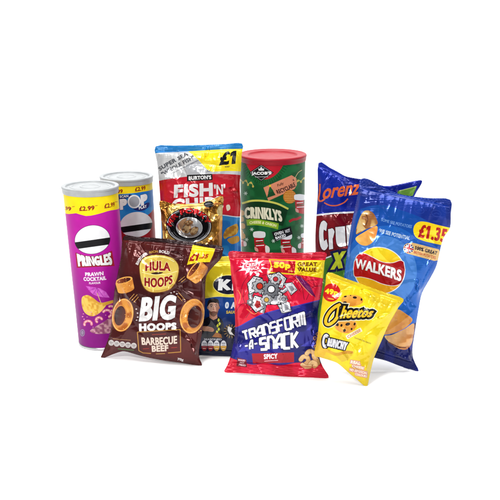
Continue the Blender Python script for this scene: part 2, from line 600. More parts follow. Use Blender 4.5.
    rows = [np.stack([jx + (grid / 2 if k % 2 else 0), np.full(len(jx), v)], 1) for k, v in enumerate(np.arange(lo[1], hi[1], grid * .87))]
    P, T, c, rgb, met = art.triangulate(O, np.vstack(rows))
    X = local(shape(P, 1)); Nn = normals(P, 1) @ Ri.T
    a = X[T]; fn = np.cross(a[:, 1] - a[:, 0], a[:, 2] - a[:, 0])
    if (np.sum(fn * Nn[T[:, 0]], 1) > 0).mean() < .5: T = T[:, ::-1]; rgb = rgb[:, ::-1]
    taken = np.zeros(len(T), bool)
    parts = []
    for s in seals:
        sel = (sdist(c, s) < s[2]) & ~taken
        taken |= sel; parts.append((s[3], sel))
    parts.insert(0, ("front_panel", ~taken))
    for pn, sel in parts:
        if not sel.any(): continue
        u, t = sub(P, T, sel)
        mesh_obj(pn, X[u], t, mat_ or M_FILM, root, rgb[sel], met[sel], Nn[u])
    # plain back
    ab = Art(backcol)
    rows = [np.stack([gx + (.75 if k % 2 else 0), np.full(len(gx), v)], 1)[::2] for k, v in enumerate(gy[::2])]
    P, T, c, rgb, met = ab.triangulate(O, np.vstack(rows))
    X = local(shape(P, -1)); Nn = normals(P, -1) @ Ri.T
    a = X[T]; fn = np.cross(a[:, 1] - a[:, 0], a[:, 2] - a[:, 0])
    if (np.sum(fn * Nn[T[:, 0]], 1) > 0).mean() < .5: T = T[:, ::-1]
    mesh_obj("back_panel", X, T, M_FILM, root, rgb, met, Nn)
    return root


def lathe(name, prof, m, parent, n=96):
    V = []; F = []
    k = len(prof)
    for i in range(n):
        t = 2 * pi * i / n
        for r, z in prof: V.append((r * cos(t), r * sin(t), z))
    for i in range(n):
        j = (i + 1) % n
        for q in range(k - 1): F.append((i * k + q, j * k + q, j * k + q + 1, i * k + q + 1))
    o = mesh_obj(name, V, F, m, parent)
    o.data.update()
    b = o.modifiers.new("weighted", 'WEIGHTED_NORMAL') if False else None
    return o


def rounded(pts, r=.0006, k=3):
    """profile with its corners rounded"""
    p = [np.array(q, float) for q in pts]; out = [p[0]]
    for i in range(1, len(p) - 1):
        a, b, c = p[i - 1], p[i], p[i + 1]
        u = (a - b); v = (c - b); lu, lv = np.linalg.norm(u), np.linalg.norm(v)
        q = min(r, lu * .45, lv * .45)
        s, e = b + u / lu * q, b + v / lv * q
        for t in np.linspace(0, 1, k + 1): out.append((1 - t) ** 2 * s + 2 * t * (1 - t) * b + t * t * e)
    out.append(p[-1])
    return [tuple(q) for q in out]


class Can:
    """an upright round can: px -> (arc length, height) in millimetres"""

    def __init__(s, lid_px, z, R, H=None):
        d = ray(lid_px)[0]; c = CAM + d * z
        s.x, s.y, s.h, s.R = c[0], c[1], c[2], R
        s.face = math.atan2(-s.x, s.y)               # towards the camera
        s.phi0 = math.atan2(CAM[1] - s.y, CAM[0] - s.x)

    def to(s, P):
        d = ray(P); ox, oy = CAM[0] - s.x, CAM[1] - s.y
        A = d[:, 0] ** 2 + d[:, 1] ** 2; B = ox * d[:, 0] + oy * d[:, 1]; C = ox * ox + oy * oy - s.R ** 2
        D = B * B - A * C
        # beyond the silhouette: carry on round the side
        t = (-B - np.sqrt(np.clip(D, 0, None))) / A
        x, y = ox + t * d[:, 0], oy + t * d[:, 1]
        a = np.arctan2(y, x) - s.phi0
        a = (a + pi) % (2 * pi) - pi
        miss = np.sqrt(np.clip(-D, 0, None) / A) / s.R
        a = a + np.sign(a) * np.clip(miss, 0, 1.2)
        z = CAM[2] + t * d[:, 2]
        return np.stack([a * s.R * 1000, z * 1000], 1)

    def build(s, name, label, cat, art, z0, z1, group=None):
        root = thing(name, label, cat, (s.x, s.y, 0), (0, 0, s.phi0), group)
        R = s.R * 1000
        w = pi * R
        o = np.array([(-w, z0 * 1000), (w, z0 * 1000), (w, z1 * 1000), (-w, z1 * 1000)])
        gx, gy = np.meshgrid(np.linspace(-w, w, 140)[1:-1], np.arange(z0 * 1000 + 1, z1 * 1000 - .5, 2.2))
        P, T, c, rgb, met = art.triangulate(o, np.stack([gx.ravel(), gy.ravel()], 1))
        a = P[:, 0] / R
        dent = .00012 * vnoise(P[:, 0] * .05, P[:, 1] * .03, 4)
        X = np.stack([(s.R + dent) * np.cos(a), (s.R + dent) * np.sin(a), P[:, 1] / 1000], 1)
        Nn = np.stack([np.cos(a), np.sin(a), np.zeros(len(a))], 1)
        q = X[T]; fn = np.cross(q[:, 1] - q[:, 0], q[:, 2] - q[:, 0])
        if (np.sum(fn * Nn[T[:, 0]], 1) > 0).mean() < .5: T = T[:, ::-1]; rgb = rgb[:, ::-1]
        mesh_obj("printed_body", X, T, M_CARD, root, rgb, met, Nn)
        return root


# ------------------------------------------------------------------ setting: white sweep
prof = [(-3.0, 0.0), (3.6, 0.0)]
for i in range(1, 13):
    t = i / 12 * pi / 2
    prof.append((3.6 + 1.2 * sin(t), 1.2 * (1 - cos(t))))
prof.append((4.8, 4.5))
V = []; F = []
for yv, zv in prof: V += [(-9, yv, zv), (9, yv, zv)]
for i in range(len(prof) - 1): F.append((2 * i, 2 * i + 1, 2 * i + 3, 2 * i + 2))
sw = mesh_obj("ground", V, F, M_FLOOR)
sw["kind"] = "structure"; sw["label"] = "plain white seamless surface and backdrop"; 


def stroke_word(A, word, quad, w, fill, cell=.74, gap=.26, outline=()):
    """angular block capitals drawn as strokes inside a quad"""
    G = {'T': ["01 11", ".5,1 .5,0"], 'R': ["00 01 11 1,.5 .1,.5", ".4,.5 1,0"], 'A': ["00 0,.55 .55,1 11 10", "0,.34 1,.34"], 'N': ["00 01 .65,1 1,.72 10"],
         'S': ["11 01 0,.52 1,.52 10 00"], 'F': ["00 01 11", "0,.52 .8,.52"], 'O': ["00 01 11 10 00"], 'M': ["00 01 11 10", ".5,1 .5,.06"], 'C': ["11 01 00 10"],
         'K': ["00 01", "11 .1,.5 10"], '-': ["0,.5 1,.5"]}
    n = len(word); tot = n * cell + (n - 1) * gap; q = [np.array(v, float) for v in quad]

    def at(i, x, y):
        u = (i * (cell + gap) + x * cell) / tot
        return (1 - u) * y * q[0] + u * y * q[1] + u * (1 - y) * q[2] + (1 - u) * (1 - y) * q[3]
    for ww, f in tuple(outline) + ((w, fill),):
        for i, ch in enumerate(word):
            for st in G[ch]:
                P = []
                for tk in st.split():
                    x, y = tk.split(',') if ',' in tk else (tk[0], tk[1])
                    P.append(at(i, float(x), float(y)))
                A.line(P, ww, f)


WHITE = (240, 240, 240); BLACK = (18, 18, 20)


def curve_text(A, body, pts, h, fill, bold=.03, **k):
    """text along an open smooth path of pixels (its baseline), h tall"""
    path = smooth_open(pts, 10)
    L = np.r_[0, np.cumsum(np.linalg.norm(np.diff(path, axis=0), axis=1))]

    def fn(t):
        u = np.clip(t[:, 0], 0, 1) * L[-1]
        x = np.interp(u, L, path[:, 0]); y = np.interp(u, L, path[:, 1])
        x2 = np.interp(np.clip(u + .5, 0, L[-1]), L, path[:, 0]) - np.interp(np.clip(u - .5, 0, L[-1]), L, path[:, 0])
        y2 = np.interp(np.clip(u + .5, 0, L[-1]), L, path[:, 1]) - np.interp(np.clip(u - .5, 0, L[-1]), L, path[:, 1])
        n = np.hypot(x2, y2)
        return A.to(np.stack([x + y2 / n * h * t[:, 1], y - x2 / n * h * t[:, 1]], 1))
    A.text(body, [pts[0], pts[-1], pts[-1], pts[0]], fill, bold=bold, fn=fn, aspect=L[-1] / h, **k)


# ------------------------------------------------------------------ purple crisp tube
def tube(z, lid_px, art, label):
    can = Can(lid_px, z, .0372)
    H = can.h
    r = can.build("crisp_tube", label, "crisp tube", art(can), .0035, H - .0085, "tall cardboard crisp tubes")
    R = can.R
    lathe("lid", rounded([(0.0, H - .0020), (R * .30, H - .0020), (R * .32, H - .0012), (R * .36, H - .0012), (R * .38, H - .0022), (R * .66, H - .0022), (R * .68, H - .0013), (R * .73, H - .0013), (R * .75, H - .0022), (R - .0065, H - .0022), (R - .0055, H - .0030), (R - .0045, H - .0030), (R - .0035, H - .0004), (R + .0012, H), (R + .0019, H - .0009),
                          (R + .0019, H - .0028), (R + .0012, H - .0036), (R + .0011, H - .0088), (R + .0004, H - .0092), (R - .001, H - .0088)], .0007), M_LID, r)
    lathe("base_rim", rounded([(0, .002), (R - .002, .002), (R - .0015, 0), (R + .0006, .0003), (R + .0007, .003), (R - .0003, .0042)], .0005), M_TIN, r)
    return can


def sash(A, cx, cy, rx, ry, rot, y0, y1):
    """a plain dark band across an oval badge"""
    t0, t1 = math.degrees(math.asin(y0)), math.degrees(math.asin(y1))
    A.poly(np.vstack([ellpts(cx, cy, rx, ry, rot, 8, t0, t1 + .001), ellpts(cx, cy, rx, ry, rot, 8, 180 - t1, 180 - t0 + .001)]), (22, 20, 24))


def art_purple(can):
    A = Art((166, 20, 146), can.to, 1.2)
    H = can.h * 1000
    A.base = lin((0, 50), (146, 16, 138), (0, 130), (190, 26, 164))
    full = 118
    # price band right round the tube
    px = [(63.5, 212.5), (66, 213.6), (69, 214), (76, 213.2), (81.6, 214.9), (86, 216), (91, 215.6), (101, 213.2), (107, 211.3), (111, 210.3), (116, 209.6), (120.5, 208.5)]
    d = can.to(np.array(px))
    d = np.vstack([[(-full, d[0][1] + 2)], d, [(full, d[-1][1])], [(full, H)], [(-full, H)]])
    A.loops([d], (248, 222, 18), 0, True)
    Rd = (150, 32, 22)
    A.text("£2.99", [(79, 206.4), (94.4, 205.4), (94.6, 210.2), (79.2, 211.2)], Rd, bold=.045)
    A.text("£2.99", [(104.2, 203.9), (114.6, 201.7), (114.8, 206.5), (104.4, 208.6)], Rd, bold=.045)
    A.text("£2.99", [(63.6, 206.2), (71.2, 206.8), (71.4, 211), (63.9, 210.4)], Rd, bold=.045)
    for x, y in ((95, 205.8), (72, 206.8), (115, 202)):
        A.line([(x, y), (x + 2.6, y - .3)], .7, (190, 120, 30))
    # white badge with a plain dark band
    A.ell(92.4, 239.6, 17.8, 14.4, (236, 236, 238), -8, 60)
    A.line(ellpts(92.4, 239.6, 17.8, 14.4, -8, 60), .5, (120, 20, 110), True)
    sash(A, 92.4, 239.6, 17.8, 14.4, -8, .02, .50)
    # name banner
    top = smooth_open([(75.4, 252.4), (82, 255.2), (92, 257), (103, 254.8), (112, 250.6)], 6)
    A.poly(np.vstack([top, [(114.6, 266)], smooth_open([(114.6, 266), (104, 266.4), (90, 267.2), (76.8, 267.8)], 4)[1:]]), (176, 24, 52))
    q = [(76.6, 253.2), (111, 251.8), (112.6, 265), (78.2, 266.6)]

    def fn(t):
        a, b = t[:, :1], t[:, 1:]
        Q = [np.array(v) for v in q]
        p = (1 - a) * b * Q[0] + a * b * Q[1] + a * (1 - b) * Q[2] + (1 - a) * (1 - b) * Q[3]
        p[:, 1] += (3.8 * 4 * a * (1 - a) * b)[:, 0]
        return can.to(p)
    A.text("PRINGLES", q, (240, 238, 236), bold=.075, fn=fn, outline=[(.7, (110, 12, 40))])
    W_ = (238, 226, 238)
    A.text("PRAWN", [(85, 272.4), (103.4, 271.4), (103.6, 275.2), (85.2, 276.2)], W_, bold=.06)
    A.text("COCKTAIL", [(83.4, 277), (106.2, 275.9), (106.4, 279.7), (83.6, 280.9)], W_, bold=.06)
    A.text("FLAVOUR", [(89, 282.2), (100.5, 281.6), (100.6, 283.7), (89.1, 284.3)], W_, bold=.03)
    # paper parasol
    um = [(85.8, 286), (92, 287), (100, 288.4), (106, 292), (109.6, 297.6), (104, 297.4), (98, 296.4), (93, 294.4), (89, 290.5)]
    A.poly(um, mott((186, 60, 178), (222, 130, 214), .5, 3))
    for e in ((89, 290.5), (93, 294.4), (98, 296.4), (104, 297.4)): A.line([(97, 288), e], .4, (150, 30, 150))
    A.line([(97, 293), (101, 303)], .6, (216, 190, 120))
    # crisp
    A.blob([(81.6, 299), (83.5, 296), (88, 295.2), (93, 297.8), (99, 302.2), (106.4, 303.4), (103.4, 309), (97.6, 314.4), (91.4, 316.2), (85, 312.8), (82, 306)],
           mix(lin((84, 300), (240, 204, 104), (102, 312), (206, 150, 44)), (216, 164, 60), .35, 5, .2))
    A.line([(83, 298), (86, 306), (92, 312.5), (97, 313.6)], .6, (232, 190, 92), sm=True)
    A.poly([(101, 303.2), (113, 300), (114, 302.6), (104, 306)], (216, 168, 66))
    # prawns and dip
    A.blob([(90, 331), (95, 327), (102, 323), (108, 319), (113, 317), (113, 331), (108, 333.4), (100, 334), (94, 333.4)], mix((150, 84, 116), (206, 160, 168), .3, 9, .05))
    for cx, cy, r, a in ((88, 324, 3.6, 150), (107, 313.6, 4.2, 200), (99, 320, 3, 120), (111, 308.4, 2.8, 220)):
        P = ellpts(cx, cy, r, r * .85, 0, 20, a, a + 230)
        A.line(P, 2.6, (222, 128, 142)); A.line(P, 1.0, (244, 206, 206))
        for k in (4, 9, 14): A.line([P[k] + (P[k] - (cx, cy)) * .3, P[k] - (P[k] - (cx, cy)) * .3], .4, (190, 70, 100))
    rs = random.Random(4)
    for _ in range(26): A.ell(rs.uniform(82, 113), rs.uniform(310, 333), rs.uniform(.3, .8), rs.uniform(.3, .7), (226, 150, 190), n=8)
    A.ell(82.4, 332.8, 2.4, 3.6, (160, 140, 170), n=20); A.ring(82.4, 332.8, 1.8, 2.6, .5, (110, 40, 110))
    return A


purple_can = tube(1.31, (90, 185), art_purple, "purple crisp tube with white lid and yellow price band, leftmost in the group")


def art_blue(can):
    A = Art((36, 136, 208), can.to, 1.2)
    H = can.h * 1000; full = 118
    A.base = mix((30, 126, 202), (52, 150, 216), .06, 2)
    # red lower half
    d = can.to(np.array([(118, 220), (124, 222), (134, 224), (143, 219), (147, 215.6), (153, 209.6)]))
    d = np.vstack([[(-full, d[0][1])], d, [(full, d[-1][1])], [(full, 0)], [(-full, 0)]])
    A.loops([d], (168, 22, 36), 0, True)
    d = can.to(np.array([(101, 196), (110, 195.4), (118.7, 194.2), (130, 193.4), (142, 191.8), (152, 189.6)]))
    d = np.vstack([[(-full, d[0][1])], d, [(full, d[-1][1])], [(full, H)], [(-full, H)]])
    A.loops([d], (246, 220, 22), 0, True)
    Rd = (150, 32, 22)
    A.text("£2.99", [(134.8, 187.4), (145.4, 185.7), (145.7, 189.9), (135, 191.7)], Rd, bold=.045)
    A.text("£2.99", [(111, 189.8), (122.6, 189), (122.9, 193), (111.2, 193.8)], Rd, bold=.045)
    NV = (28, 44, 120)
    A.poly([(110, 196.5), (122, 195), (130, 194.2), (134, 195.4), (128, 198), (118, 200), (110, 200.6)], NV)
    A.blob([(131, 204), (138, 206.4), (147.6, 202.6), (149.6, 203.6), (147.6, 208), (141, 211), (134, 209.4)], NV)
    A.text("SCAN", [(119.6, 195.4), (128.2, 194.6), (128.4, 197.2), (119.8, 198)], (226, 232, 240), bold=.05)
    A.text("P", [(119.6, 199.2), (127, 198.2), (127.4, 209), (120, 210)], (240, 242, 244), bold=.08, outline=[(.5, NV)])
    A.text("P", [(140.4, 195.2), (147.2, 193.2), (147.8, 203.8), (141, 206)], (240, 242, 244), bold=.08, outline=[(.5, NV)])
    A.ell(134.2, 201.6, 6.6, 6.8, (240, 242, 244)); A.ell(134.2, 201.6, 5.2, 5.4, (172, 176, 184))
    A.text("PLAY", [(138.6, 206.6), (146.6, 204.6), (147, 207.4), (139, 209.6)], (240, 242, 244), bold=.06)
    A.ell(136.2, 224.6, 16.2, 12.6, (236, 236, 238), -8, 60)
    sash(A, 136.2, 224.6, 16.2, 12.6, -8, .02, .50)
    return A


blue_can = tube(1.40, (126.3, 175.2), art_blue, "blue and red crisp tube with a white lid, behind the purple tube")


# ------------------------------------------------------------------ green snack tub
def art_green(can):
    A = Art((22, 92, 46), can.to, 1.2)
    A.base = mix((24, 96, 52), (36, 116, 66), .12, 4)
    # knitted neckline
    neck = smooth_open([(243, 157), (246, 164), (250.5, 171.4), (256.5, 177), (263, 179.4), (270, 178.4), (277, 173.6), (282.4, 166.4), (285.6, 157)], 8)
    A.poly(np.vstack([neck + [(0, 4.6)], [(292, 157), (238, 157)]]), (30, 108, 56))
    A.poly(neck, (200, 28, 52))
    for k in range(1, len(neck) - 1, 2):
        n = neck[k + 1] - neck[k - 1]; n = np.array([-n[1], n[0]]) / np.linalg.norm(n)
        if n[1] < 0: n = -n
        A.line([neck[k] + n * .4, neck[k] + n * 5.2], .5, (16, 66, 34))
    # maker's diamond
    A.poly([(248.8, 172.8), (261.2, 164.4), (273.8, 172.6), (261.2, 181.4)], (24, 22, 24))
    A.line([(250.4, 172.8), (261.2, 165.6), (272.2, 172.6), (261.2, 180.2)], .35, (190, 190, 190), True)
    A.text("JACOB'S", [(251.6, 171.6), (271.4, 171.2), (271.4, 175.2), (251.6, 175.6)], (240, 240, 240), bold=.06)
    A.line([(255, 177), (268, 176.8)], .6, (190, 190, 190))
    A.poly([(258.6, 170.6), (258.2, 168.2), (259.6, 169), (261.2, 166.6), (262.8, 169), (264.2, 168.2), (263.8, 170.6)], (236, 236, 236))
    # garland
    for P in ([(240, 179), (243, 182), (246, 180), (248, 184), (251, 182), (253, 185.6)], [(290, 184), (293, 181.6), (296, 183.6), (298, 180), (301, 181), (304, 177.6), (306, 178)]):
        A.line(P, .7, (200, 190, 110), sm=True)
        for x, y in P: A.ell(x, y + .8, 1.0, 1.2, (206, 186, 96), n=10)
    # luggage tag
    A.poly([(263.4, 187.6), (291.6, 175.2), (296.4, 178.2), (297, 184.8), (294.6, 189), (268.4, 200.8)], (224, 150, 116))
    A.ell(293.6, 180, .9, .9, (120, 50, 40), n=12)
    A.line([(294, 180), (298, 173), (302, 170)], .5, (220, 200, 150), sm=True)
    A.poly([(266.8, 198), (270.4, 186.4), (275.6, 195)], (24, 84, 44)); A.poly([(268, 193), (269.8, 186), (273.6, 191)], (34, 104, 56))
    A.ell(270, 185.8, 1.2, 1.2, (236, 200, 60), n=10)
    A.rbox("Fully", 280.6, 184.6, 7, 3.4, -24, (70, 30, 26), bold=.02, shear=.2)
    A.rbox("RECYCLABLE", 285.8, 188.2, 20, 4.4, -23.5, (50, 22, 24), bold=.05)
    # biscuit
    A.ell(289.8, 196.8, 6.6, 6.8, rad((289, 196), 7, 7, (240, 180, 92), (206, 132, 44)))
    for k in np.arange(-5, 6, 1.7):
        hw = math.sqrt(max(.1, 36 - k * k)) * .95
        A.line([(289.8 + k, 196.8 - hw), (289.8 + k, 196.8 + hw)], .4, (196, 120, 40)); A.line([(289.8 - hw, 196.8 + k), (289.8 + hw, 196.8 + k)], .4, (250, 206, 120))
    # title panel
    top = smooth_open([(242, 203.4), (252, 200.8), (264, 201), (277, 203.6), (288.4, 209)], 8)
    A.poly(np.vstack([top, [(283, 226), (246.4, 219)]]), (16, 66, 34))
    A.line(top, 1.9, (216, 214, 104))
    bt = smooth_open([(246, 219.6), (256, 219), (268, 221), (278.8, 223.4)], 6)
    A.poly(np.vstack([bt, smooth_open([(278, 229.4), (268, 227), (256, 225.2), (247, 225.6)], 6)]), (150, 190, 52))

    def fn(t):
        a, b = t[:, :1], t[:, 1:]
        x = 244.4 + 37 * a; yt = 207.6 + 3.4 * a ** 1.6 - 2.4 * 4 * a * (1 - a) * .6; yb = 218.6 + 3.4 * a - 2.0 * 4 * a * (1 - a) * .5
        return can.to(np.hstack([x + 1.2 * (1 - b) * a, yb + (yt - yb) * b]))
    A.text("CRINKLYS", [(0, 0)] * 4, (240, 236, 208), bold=.075, aspect=3.2, fn=fn, outline=[(.5, (12, 52, 28))])
    curve_text(A, "CHEESE & ONION", [(249.6, 224.2), (258, 223.6), (267, 225), (276, 227.2)], 2.8, (250, 246, 190), bold=.05)
    # christmas stockings with fur cuffs
    for cx, cy, s, fl in ((259.6, 241, 1.0, 1), (286.2, 242.6, 1.0, 1), (300, 203, .9, 1), (305, 240, .7, -1), (239.6, 238, .7, 1)):
        q = lambda P: [(cx + fl * x * s, cy + y * s) for x, y in P]
        A.blob(q([(-4.6, -5), (3.6, -5), (4.4, 2), (9, 6), (9.6, 10.6), (4, 12), (-3, 10), (-5, 4)]), mix((196, 30, 44), (170, 22, 36), .3, 3))
        A.blob(q([(6, 4.4), (9.6, 6.4), (9.8, 11), (6.4, 11.8), (5.6, 8)]), (236, 226, 222)); A.blob(q([(-5, 6), (-2, 7.4), (-1.4, 10.6), (-4.4, 9.6)]), (226, 160, 150))
        A.blob(q([(-6.2, -8.6), (-2, -9.8), (2.4, -9.6), (5.6, -8.4), (5.4, -4), (1.6, -3), (-2.4, -3.2), (-6, -4)]), (236, 236, 236))
        A.line(q([(-3.6, 0), (3.4, -.6)]), .9 * s, (240, 236, 232)); A.line(q([(-3.8, 2.4), (3.8, 1.8)]), .9 * s, (40, 110, 60)); A.line(q([(-3.6, 4.8), (4.6, 4.2)]), .9 * s, (240, 236, 232))
    # black tag
    A.poly([(271.6, 232.2), (290.6, 226.2), (292.8, 234), (275.2, 242)], (22, 24, 24))
    A.rbox("OVEN", 278.9, 233.2, 9.4, 3.2, -16, WHITE, bold=.05)
    A.rbox("BAKED", 280.6, 236.6, 10.8, 2.8, -17, WHITE, bold=.05)
    A.rbox("NOT", 287.6, 230.9, 5, 3.2, -17, WHITE, bold=.04)
    A.line([(276.4, 240.6), (286, 236.8)], .5, (200, 200, 200))
    A.line([(289.4, 221.6), (293, 219.6), (297, 219), (301, 217)], 2.4, (190, 30, 44), sm=True)
    for x, y in ((245.6, 193.4), (273.4, 241), (299, 237.6), (302, 226), (246.6, 239.6), (251.8, 229.4), (282, 247)):
        for a in (0, 60, 120):
            c, q = cos(radians(a)) * 1.9, sin(radians(a)) * 1.9
            A.line([(x - c, y - q), (x + c, y + q)], .6, (206, 222, 208))
    for x, y in ((241.6, 219), (243, 226), (241, 232), (243.2, 236), (242, 213)):
        A.blob([(x - 2, y - 2.6), (x + 1.6, y - 2), (x + 2, y + 2), (x - 1.6, y + 2.6)], (200, 160, 96))
    return A


tub = Can((272.6, 153.4), 1.42, .0486)
tr = tub.build("snack_tub", "wide green snack tub with red plastic lid and knitted jumper print", "snack tub", art_green(tub), .003, tub.h - .0082)
Rt, Ht = tub.R, tub.h
lathe("lid", rounded([(0, Ht - .0035), (Rt - .013, Ht - .0035), (Rt - .0115, Ht - .0012), (Rt - .004, Ht - .0008), (Rt - .001, Ht), (Rt + .0016, Ht - .0006), (Rt + .0020, Ht - .0030),
                      (Rt + .0014, Ht - .0042), (Rt + .0010, Ht - .0090), (Rt + .0001, Ht - .0094), (Rt - .001, Ht - .009)], .0009), M_REDLID, tr)
lathe("base_rim", rounded([(0, .002), (Rt - .002, .002), (Rt - .0015, 0), (Rt + .0006, .0003), (Rt + .0007, .003), (Rt - .0003, .004)], .0005), M_TIN, tr)

# ------------------------------------------------------------------ red and blue newspaper packet (back row)
A = Art((192, 24, 44)); A.base_metal = 0.12; A.base = mix((186, 20, 40), (200, 30, 52), .05, 2)
A.poly([(150, 151), (250, 146), (250, 175.5), (222, 174.6), (205, 174.8), (186, 177.2), (158, 181), (150, 182)], mix((206, 207, 208), (188, 190, 194), .1, 5, .1))
for k in range(9):
    x, y = 170 + k * 2.6, 177 - k * 1.4
    A.line([(x, y - 2), (x + 24, y - 13.4)], .35, (150, 152, 158))
A.rbox("SUPER SEA", 173.4, 161.6, 33, 4.2, -28.5, (92, 94, 100), bold=.05)
A.rbox("\"WHOLE FISH\"", 178.0, 166.0, 37, 4.2, -28.5, (92, 94, 100), bold=.05)
A.rbox("TASTY", 209, 171.2, 8, 2.4, -14, (92, 94, 100), bold=.04)
A.poly([(186.6, 150), (250, 147), (250, 171.6), (226, 171.6), (212, 172.4), (207.4, 170.4), (198, 160)], (246, 224, 30))
A.poly([(150, 140), (250, 140), (250, 148.6), (214, 149.8), (180, 151.8), (150, 153.4)], (28, 134, 200))
A.text("£1", [(218.8, 153), (236.4, 150.8), (236.6, 164.6), (218.6, 166.4)], (22, 22, 24), bold=.05, shear=.12)
A.rbox("RRP", 227, 167.4, 4.6, 1.5, -4, (60, 60, 50), bold=.03)
A.poly([(187, 175.4), (212.2, 174.6), (212.4, 180.6), (187.2, 181.8)], (24, 24, 26))
A.text("BURTON'S", [(188.6, 176.6), (211, 175.8), (211.2, 179.6), (188.8, 180.6)], (236, 236, 236), bold=.06)
A.text("FISH", [(174.4, 185.2), (212.6, 183.2), (212.8, 196.6), (174, 198.4)], (242, 240, 240), bold=.05)
A.text("'N'", [(213.8, 185), (225, 184.4), (225.2, 194.6), (214, 195)], (242, 240, 240), bold=.06)
A.text("CHIPS", [(172, 199.4), (222.6, 196.4), (223.4, 210), (172, 213)], (242, 240, 240), bold=.05)
A.poly([(150, 222), (214, 215.6), (223, 215), (237, 216.8), (250, 215), (250, 350), (150, 350)], mix((28, 122, 196), (54, 150, 214), .12, 6))
A.line([(214, 216), (223, 215.4), (237, 217), (250, 215.6)], 1.0, (228, 234, 240), sm=True)
A.blob([(223, 235), (226, 229), (231, 226), (237, 224), (238, 231), (234, 235.6), (228, 237), (224.6, 239)], mix((214, 170, 72), (180, 128, 44), .4, 8))
A.blob([(227, 240), (231, 237.4), (238, 236), (239, 241), (232, 244)], (206, 158, 70))
A.blob([(226, 206), (229, 205), (230, 209), (227, 211)], (236, 220, 200))
packet("snack_packet", "tall red packet with blue top edge and black £1 on yellow, back row", smooth([(155.6, 146.2), (175, 145.4), (200, 144.6), (225, 143.9), (242, 143.4), (241.6, 155), (240.8, 170), (239.8, 185), (240.6, 205), (240, 225), (241, 245), (241, 270), (240, 300), (241.5, 326), (220, 326.8), (190, 327.4), (161, 328), (161.5, 300), (162, 270), (161.5, 240), (161, 215), (160, 195), (158.6, 178), (157, 162)], 3),
       A, (161, 328), 0, 5, .017, .011, [((155, 146), (242, 143.4), 5.6, "top_seal"), ((161, 328), (241.5, 326), 6, "bottom_seal")], 11, amp=1.15, creases=30, facets=[(207, 153, 2.2, 6, 10), (210, 165, 1.6, 5, -12), (233, 190, 4, 2, 20), (181, 190, 1.6, 4, 10)])

# ------------------------------------------------------------------ gold packet
A = Art((190, 140, 60)); A.base_metal = .75
A.base = mix(mott((92, 52, 16), (206, 150, 62), .16, 3), mott((250, 222, 150), (204, 140, 58), .22, 6), .11, 12, .0, .2)
rs = random.Random(9)
for _ in range(34):
    x, y = rs.uniform(158, 224), rs.uniform(203, 330); a = rs.uniform(0, 180); s = rs.uniform(2.4, 5)
    P = ellpts(x, y, s * 1.5, s * .8, a, 9) + np.array([[rs.uniform(-1, 1), rs.uniform(-1, 1)] for _ in range(9)])
    c = rs.choice([(226, 180, 90), (246, 224, 160), (170, 112, 40), (214, 150, 64), (120, 70, 22)])
    A.blob(P, lin((x - s, y - s), c, (x + s, y + s), [v * .72 for v in c]), 4, .6)
cx, cy = 188.8, 226
A.ell(cx, cy, 22.8, 17.8, (24, 22, 24), 4, 60); A.ring(cx, cy, 22, 17, 1.1, (226, 226, 228), 4); A.ring(cx, cy, 20.2, 15.4, .5, (150, 150, 154), 4)
A.ell(cx + .5, cy + 2, 13.2, 10.4, (206, 200, 196), 4); A.ring(cx + .5, cy + 2, 13.2, 10.4, .7, (236, 236, 238), 4)
A.blob([(179, 229), (181, 224), (186, 220.6), (192, 220), (198, 223), (200, 229), (196, 235), (188, 236.6), (182, 234)], mix((206, 200, 196), (150, 132, 120), .5, 4, .1))
A.blob([(177.6, 226), (183, 219.6), (187, 219), (183, 227), (180, 231)], (206, 160, 120))
A.blob([(193, 219), (198.6, 222), (201, 230), (198, 235), (196, 228)], (214, 214, 216))
for P in ([(182, 231), (185, 226), (190, 225.6), (191, 230), (187, 234)], [(190, 233), (193, 228), (198, 228), (197, 233), (193, 235.6)], [(184, 223.6), (188, 220.8), (193, 222), (191, 225), (186, 225.6)]):
    A.blob(P, mix((222, 186, 140), (150, 104, 66), .5, 6, .1)); A.line(smooth(P, 4), .35, (110, 70, 46), True)
curve_text(A, "MR PORKY", [(171.6, 227), (174.6, 220.6), (181, 215.8), (189, 214), (197, 215.4), (203.4, 220), (206, 225)], 5.4, (206, 40, 44), bold=.045, outline=[(.3, (60, 20, 20))])
for r_, c_ in ((17.6, (190, 190, 194)), (15.4, (120, 120, 124))):
    A.line(ellpts(cx + .3, cy + 1.6, r_ + 1, r_ * .82, 4, 24, 25, 155), .7, c_)
A.ell(208.8, 204.4, 5.2, 3.5, (26, 26, 30)); A.line([(205.4, 204.2), (212, 203.8)], .9, (140, 140, 146))
packet("snack_packet", "gold foil packet with a round black badge, half hidden behind the maroon packet", smooth([(159.6, 200.6), (172, 203.2), (185, 204), (198, 203.4), (212, 199), (223, 196), (222.6, 210), (222.4, 225), (222, 245), (222.4, 275), (222, 305), (223, 341), (205, 342), (180, 343), (160, 343.6), (161, 310), (162.4, 280), (162.6, 250), (162.4, 234), (161.2, 215)], 3),
       A, (160, 343.6), 0, 8, .015, .009, [((159.6, 202), (223, 198), 4.2, "top_seal"), ((160, 343.6), (223, 341), 5, "bottom_seal")], 23, amp=1.35, creases=36, backcol=(170, 120, 50), facets=[(173, 208, 4, 3, 20), (214, 218, 5, 3.4, -30), (206, 244, 4, 2.2, 30), (166, 236, 2, 6, 10)])

